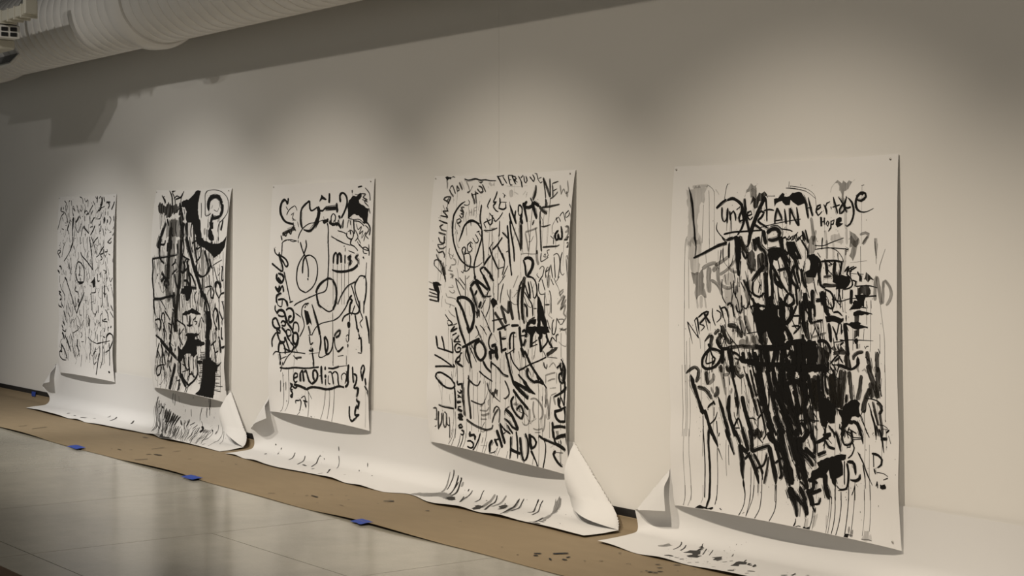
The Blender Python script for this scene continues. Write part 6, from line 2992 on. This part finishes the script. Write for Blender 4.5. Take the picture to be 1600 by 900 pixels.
def part_name(n):
    for k, v in (('lettering', 'brush_lettering'), ('brown', 'diluted_lettering'), ('grey', 'grey_wash'), ('ink_drips', 'ink_drips'),
                 ('ink_spl', 'ink_splatter'), ('ink_fl', 'ink_flecks')):
        if n.startswith(k): return v
    return 'brush_scribble'
def add_ink(o, parts, f, size, rng, wild=(0, 0, 0)):
    order = [0]
    for nm, lab, rows in parts:
        rows = [r for r in rows.strip().split('\n') if r]
        if not rows: continue
        pn = part_name(nm)
        c = link(pn, ink_mesh(pn, rows, f, size, order, rng, (0, 0, 0) if pn in ('grey_wash', 'ink_drips', 'ink_flecks') else wild), [], o, 'stuff')
        if lab: c['label'] = lab
tack_me = None
def tack_mesh():
    V = []; Fc = []
    prof = [(0.0, 0.0045), (0.0035, 0.0040), (0.0052, 0.0025), (0.0052, 0.0010), (0.0022, 0.0006), (0.0012, -0.004)]
    n = 10
    for r, d in prof:
        for k in range(n):
            t = 2 * PI * k / n
            V.append((r * math.cos(t), -d, r * math.sin(t)))
    for i in range(len(prof) - 1):
        for k in range(n):
            Fc.append([i * n + k, i * n + (k + 1) % n, (i + 1) * n + (k + 1) % n, (i + 1) * n + k])
    me = mesh('tack', V, Fc, True); me.materials.append(M['steel'])
    return me
tack_me = tack_mesh(); DRAW_OBJ = []
for k, (p, lab) in enumerate(zip(DRAWINGS, DRAW_LABELS)):
    na, nb = 36, 70
    V = []; Fc = []
    for i in range(na + 1):
        for j in range(nb + 1):
            V.append(drawing_pos(p, i / na, j / nb))
    for i in range(na):
        for j in range(nb):
            q = i * (nb + 1) + j
            Fc.append([q, q + 1, q + nb + 2, q + nb + 1])
    o = link('ink_drawing', mesh('ink_drawing', V, Fc, True), [M['paper']])
    sd = o.modifiers.new('thick', 'SOLIDIFY'); sd.thickness = 0.0006; sd.offset = 0
    es = o.modifiers.new('crisp_edges', 'EDGE_SPLIT'); es.split_angle = 1.0
    tag(o, lab, 'drawing', 'ink drawings on the wall'); DRAW_OBJ.append(o)
    corners = [(0.014, 0.010), (0.972, 0.012)]
    if k == 4: corners.append((0.975, 0.982))
    for a, b in corners:
        t = link('tack', tack_me, [], o)
        P = Vector(drawing_pos(p, a, b)); t.location = P + Vector((0, -0.002, 0))
    (x0, z0), (x1, z1), (x2, z2), (x3, z3) = p['c']
    size = (x1 - x0, z0 - z2)
    add_ink(o, INK['p%d' % (k + 1)], lambda a, b, p=p: drawing_pos(p, a, b), size, random.Random(11 + k), WILD[k])
def scrawl(n, x0, x1, y0, y1, rng, tones, wd, spread=0.5, turn=0.9):
    rows = []
    for _ in range(n):
        x = rng.uniform(x0, x1); y = rng.uniform(y0, y1); th = rng.gauss(1.42, spread)
        pts = []
        for i in range(rng.randint(2, 5)):
            pts.append('%.0f,%.0f,%.1f' % (x, y, rng.uniform(*wd)))
            l = rng.uniform(18, 60); x += l * math.cos(th) * 0.8; y += l * math.sin(th); th += rng.gauss(0, turn)
        if len(pts) > 1 and x0 - 40 < x < x1 + 40 and y < y1 + 80: rows.append(rng.choice(tones) + '|' + ' '.join(pts))
    return rows
for k, n, y0, y1, tn, wd, spread, turn in ((0, 330, 60, 1480, 'ddmb', (2.0, 5.0), 0.5, 0.9), (1, 420, 380, 1560, 'bbdd', (1.5, 6.0), 0.25, 0.35), (3, 90, 150, 1500, 'dmm', (2.0, 6.0), 0.4, 0.7),
                                       (4, 240, 420, 1330, 'bbd', (1.5, 8.0), 0.2, 0.3)):
    (x0, z0), (x1, z1), (x2, z2), (x3, z3) = DRAWINGS[k]['c']
    rg = random.Random(90 + k)
    add_ink(DRAW_OBJ[k], [('fine_scrawl', '', '\n'.join(scrawl(n, 70 if k < 4 else 380, (x1 - x0) * 1000 - (90 if k < 4 else 330), y0, y1, rg, tn, wd, spread, turn)))],
            lambda a, b, k=k: drawing_pos(DRAWINGS[k], a, b), (x1 - x0, z0 - z2), rg)
for k, h in enumerate(SHEETS):
    S = sheet_len(h); Wd = h['XR'][1] - h['XL'][1]
    add_ink(SHEET_OBJ[k], INK['s' + 'ABC'[k]], lambda a, b, h=h, S=S: sheet_pos(h, a, b * S), (Wd, S), random.Random(31 + k), (0.2, 0.0, 0.8))
add_ink(kraft, INK['kraft'], lambda a, b: (-17.4 + a * 14.5, -1.2 * b, 0.006), (14.5, 1.2), random.Random(51))

# ---------------------------------------------------------------- blue painter's tape tabs
def tape_mesh(w_, d_, rng):
    n = 6
    V = []
    for i in range(n + 1):
        x = -w_ / 2 + w_ * i / n
        j = rng.uniform(-0.004, 0.004)
        for y, z in ((-d_ / 2 + j, 0.0), (-d_ * 0.1, 0.0025), (d_ / 2 + j, 0.0018)):
            V.append((x, y, z))
    Fc = []
    for i in range(n):
        for j in range(2):
            Fc.append([i * 3 + j, (i + 1) * 3 + j, (i + 1) * 3 + j + 1, i * 3 + j + 1])
    me = mesh('tape_tab', V, Fc)
    return me
rng = random.Random(5)
for (tx, ty, wd, lab) in ((-11.98, -1.115, 0.20, 'farthest blue tape tab holding down the kraft paper edge'),
                          (-10.01, -1.115, 0.17, 'middle blue tape tab on the kraft paper edge'),
                          (-7.88, -1.112, 0.13, 'nearest blue tape tab on the kraft paper edge')):
    o = link('tape_tab', tape_mesh(wd, 0.075, rng), [M['tape']])
    o.location = (tx, ty, 0.0125); o.rotation_euler = (0.06, 0, rng.uniform(-0.15, 0.15))
    sd = o.modifiers.new('thick', 'SOLIDIFY'); sd.thickness = 0.0008
    tag(o, lab, 'tape', 'blue tape tabs')
o = link('tape_tab', tape_mesh(0.10, 0.045, rng), [M['tape']])
o.location = (-15.80, -0.022, 0.066); o.rotation_euler = (PI / 2 - 0.1, 0, 0)
sd = o.modifiers.new('thick', 'SOLIDIFY'); sd.thickness = 0.0008
tag(o, 'blue tape tab on the upturned kraft paper at the far end', 'tape', 'blue tape tabs')

# roll of kraft paper at the far end
V = []; Fc = []
turns, npt = 3.5, 90
prev = None
for i in range(npt):
    t = i / (npt - 1); ang = t * turns * 2 * PI; r = 0.028 + 0.042 * t
    for x in (0.0, 0.62):
        V.append((x, r * math.cos(ang), r * math.sin(ang)))
for i in range(npt - 1):
    Fc.append([i * 2, i * 2 + 1, i * 2 + 3, i * 2 + 2])
o = link('paper_roll', mesh('paper_roll', V, Fc, True), [M['mat']])
sd = o.modifiers.new('thick', 'SOLIDIFY'); sd.thickness = 0.003
o.location = (-17.40, -0.17, 0.077)
tag(o, 'dark rolled paper end lying against the wall at the far left', 'paper roll')

# brown mat whose edge shows in the near left corner of the floor
o = link('floor_mat', box_mesh('floor_mat', -11.5, -6.2, -4.3, -3.135, 0.0005, 0.007, 0.002), [M['mat']])
tag(o, 'brown floor mat with a straight edge on the polished concrete', 'mat')

# ---------------------------------------------------------------- spiral ventilation duct
DY, DZ, DR = -0.50, 3.42, 0.35
def tube_mesh(name, prof, n=64):
    V = []; Fc = []
    for x, r in prof:
        for k in range(n):
            t = 2 * PI * k / n
            V.append((x, r * math.cos(t), r * math.sin(t)))
    for i in range(len(prof) - 1):
        for k in range(n):
            Fc.append([i * n + k, (i + 1) * n + k, (i + 1) * n + (k + 1) % n, i * n + (k + 1) % n])
    return mesh(name, V, Fc, True)
duct = empty('ventilation_duct', (0, DY, DZ))
tag(duct, 'painted spiral air duct running along the top of the wall', 'duct')
BAND = 0.152
def band(name, R, wdt):
    return tube_mesh(name, [(0.0, R - 0.016), (0.003, R - 0.002), (0.008, R), (wdt * 0.5, R + 0.0006), (wdt - 0.011, R), (wdt - 0.008, R - 0.002), (wdt - 0.006, R - 0.016)])
right_band = band('duct_band', DR, BAND); left_band = band('duct_band', DR - 0.004, BAND)
right_band.materials.append(M['duct']); left_band.materials.append(M['duct'])
X_RING = -12.10
x = X_RING + 0.30
while x < -2.5:
    o = link('duct_band', right_band, [], duct); o.location = (x, 0, 0); o.rotation_euler = (0, 0, 0.012)
    x += BAND
x = X_RING - BAND
while x > -19.0:
    o = link('duct_band', left_band, [], duct); o.location = (x, 0, 0)
    x -= BAND
R = DR
link('liner', tube_mesh('liner', [(-19.0, R - 0.014), (-2.5, R - 0.014)]), [M['grille']], duct)
for nm, prof in (('collar', [(0.000, R - 0.012), (0.001, R + 0.008), (0.050, R + 0.009), (0.052, R - 0.012)]),
                 ('flange', [(0.060, R - 0.012), (0.062, R + 0.020), (0.085, R + 0.036), (0.20, R + 0.042), (0.27, R + 0.030), (0.292, R + 0.012), (0.295, R - 0.012)])):
    c = link(nm, tube_mesh(nm, [(X_RING + px, pr) for px, pr in prof]), [M['duct']], duct)
    c.modifiers.new('crisp_edges', 'EDGE_SPLIT').split_angle = 0.6
link('collar', tube_mesh('collar', [(-15.72, R - 0.01), (-15.70, R + 0.02), (-15.58, R + 0.025), (-15.40, R + 0.022), (-15.37, R - 0.01)]), [M['duct']], duct)
# side register: a framed opening on the lower front of the duct
reg = link('register', box_mesh('register', -0.62, 0.62, -0.014, 0.014, -0.10, 0.10, 0.004), [M['duct']], duct)
reg.location = (-14.80, -0.262, -0.262); reg.rotation_euler = (-0.75, 0, 0)
g = link('grille', box_mesh('grille', -0.58, 0.58, -0.020, -0.010, -0.078, 0.078), [M['grille']], reg)
for q in (-9.0, -11.0, -6.5, -14.0, -16.5):
    st = tube_mesh('hanger_strap', [(-0.018, DR + 0.004), (0.018, DR + 0.004)])
    V = [v.co.copy() for v in st.vertices]
    s_ = link('hanger_strap', box_mesh('hanger_strap', -0.014, 0.014, -0.002, 0.002, DR - 0.01, 4.7 - DZ), [M['duct']], duct); s_.location = (q, 0, 0)

# fittings hanging in front of the duct at the upper left
fx = empty('ceiling_fixture', (-13.24, -1.2, 3.30))
tag(fx, 'pale ribbed ceiling fixture hanging before the duct, topmost at far left', 'light fixture')
link('housing', box_mesh('housing', -0.80, 0.52, -0.06, 0.06, 0.02, 0.105, 0.006), [M['plastic']], fx)
for k in range(9):
    x = 0.50 - 0.15 * k
    link('rib', box_mesh('rib', x - 0.010, x + 0.010, -0.068, 0.068, 0.004, 0.112, 0.003), [M['plastic']], fx)
link('end_cap', box_mesh('end_cap', 0.50, 0.56, -0.05, 0.05, 0.03, 0.17, 0.008), [M['plastic']], fx)
link('knob', box_mesh('knob', 0.50, 0.56, -0.03, 0.03, 0.172, 0.20, 0.008), [M['black']], fx)
link('stem', box_mesh('stem', -0.30, -0.27, -0.015, 0.015, 0.105, 4.7 - 3.30), [M['plastic']], fx)
pj = empty('projector', (-13.64, -1.2, 3.115))
tag(pj, 'small pale projector with a black slotted front below the ribbed fixture', 'projector')
link('body', box_mesh('body', -0.45, 0.27, -0.12, 0.12, 0.005, 0.085, 0.015), [M['plastic']], pj)
link('front_panel', box_mesh('front_panel', -0.42, 0.385, -0.125, 0.12, 0.085, 0.19, 0.010), [M['duct']], pj)
for i in range(3):
    for j in range(2):
        y = -0.112 + 0.074 * i
        link('vent_slot', box_mesh('vent_slot', 0.375, 0.392, y, y + 0.056, 0.098 + 0.043 * j, 0.130 + 0.043 * j, 0.004), [M['black']], pj)
link('bracket', box_mesh('bracket', -0.40, 0.37, -0.05, 0.10, 0.190, 0.212, 0.005), [M['black']], pj)
link('bracket_arm', box_mesh('bracket_arm', 0.28, 0.38, -0.06, 0.02, 0.20, 0.235, 0.006), [M['black']], pj)
link('mount_pole', box_mesh('mount_pole', -0.15, -0.11, 0.06, 0.10, 0.20, 4.7 - 3.08), [M['plastic']], pj)
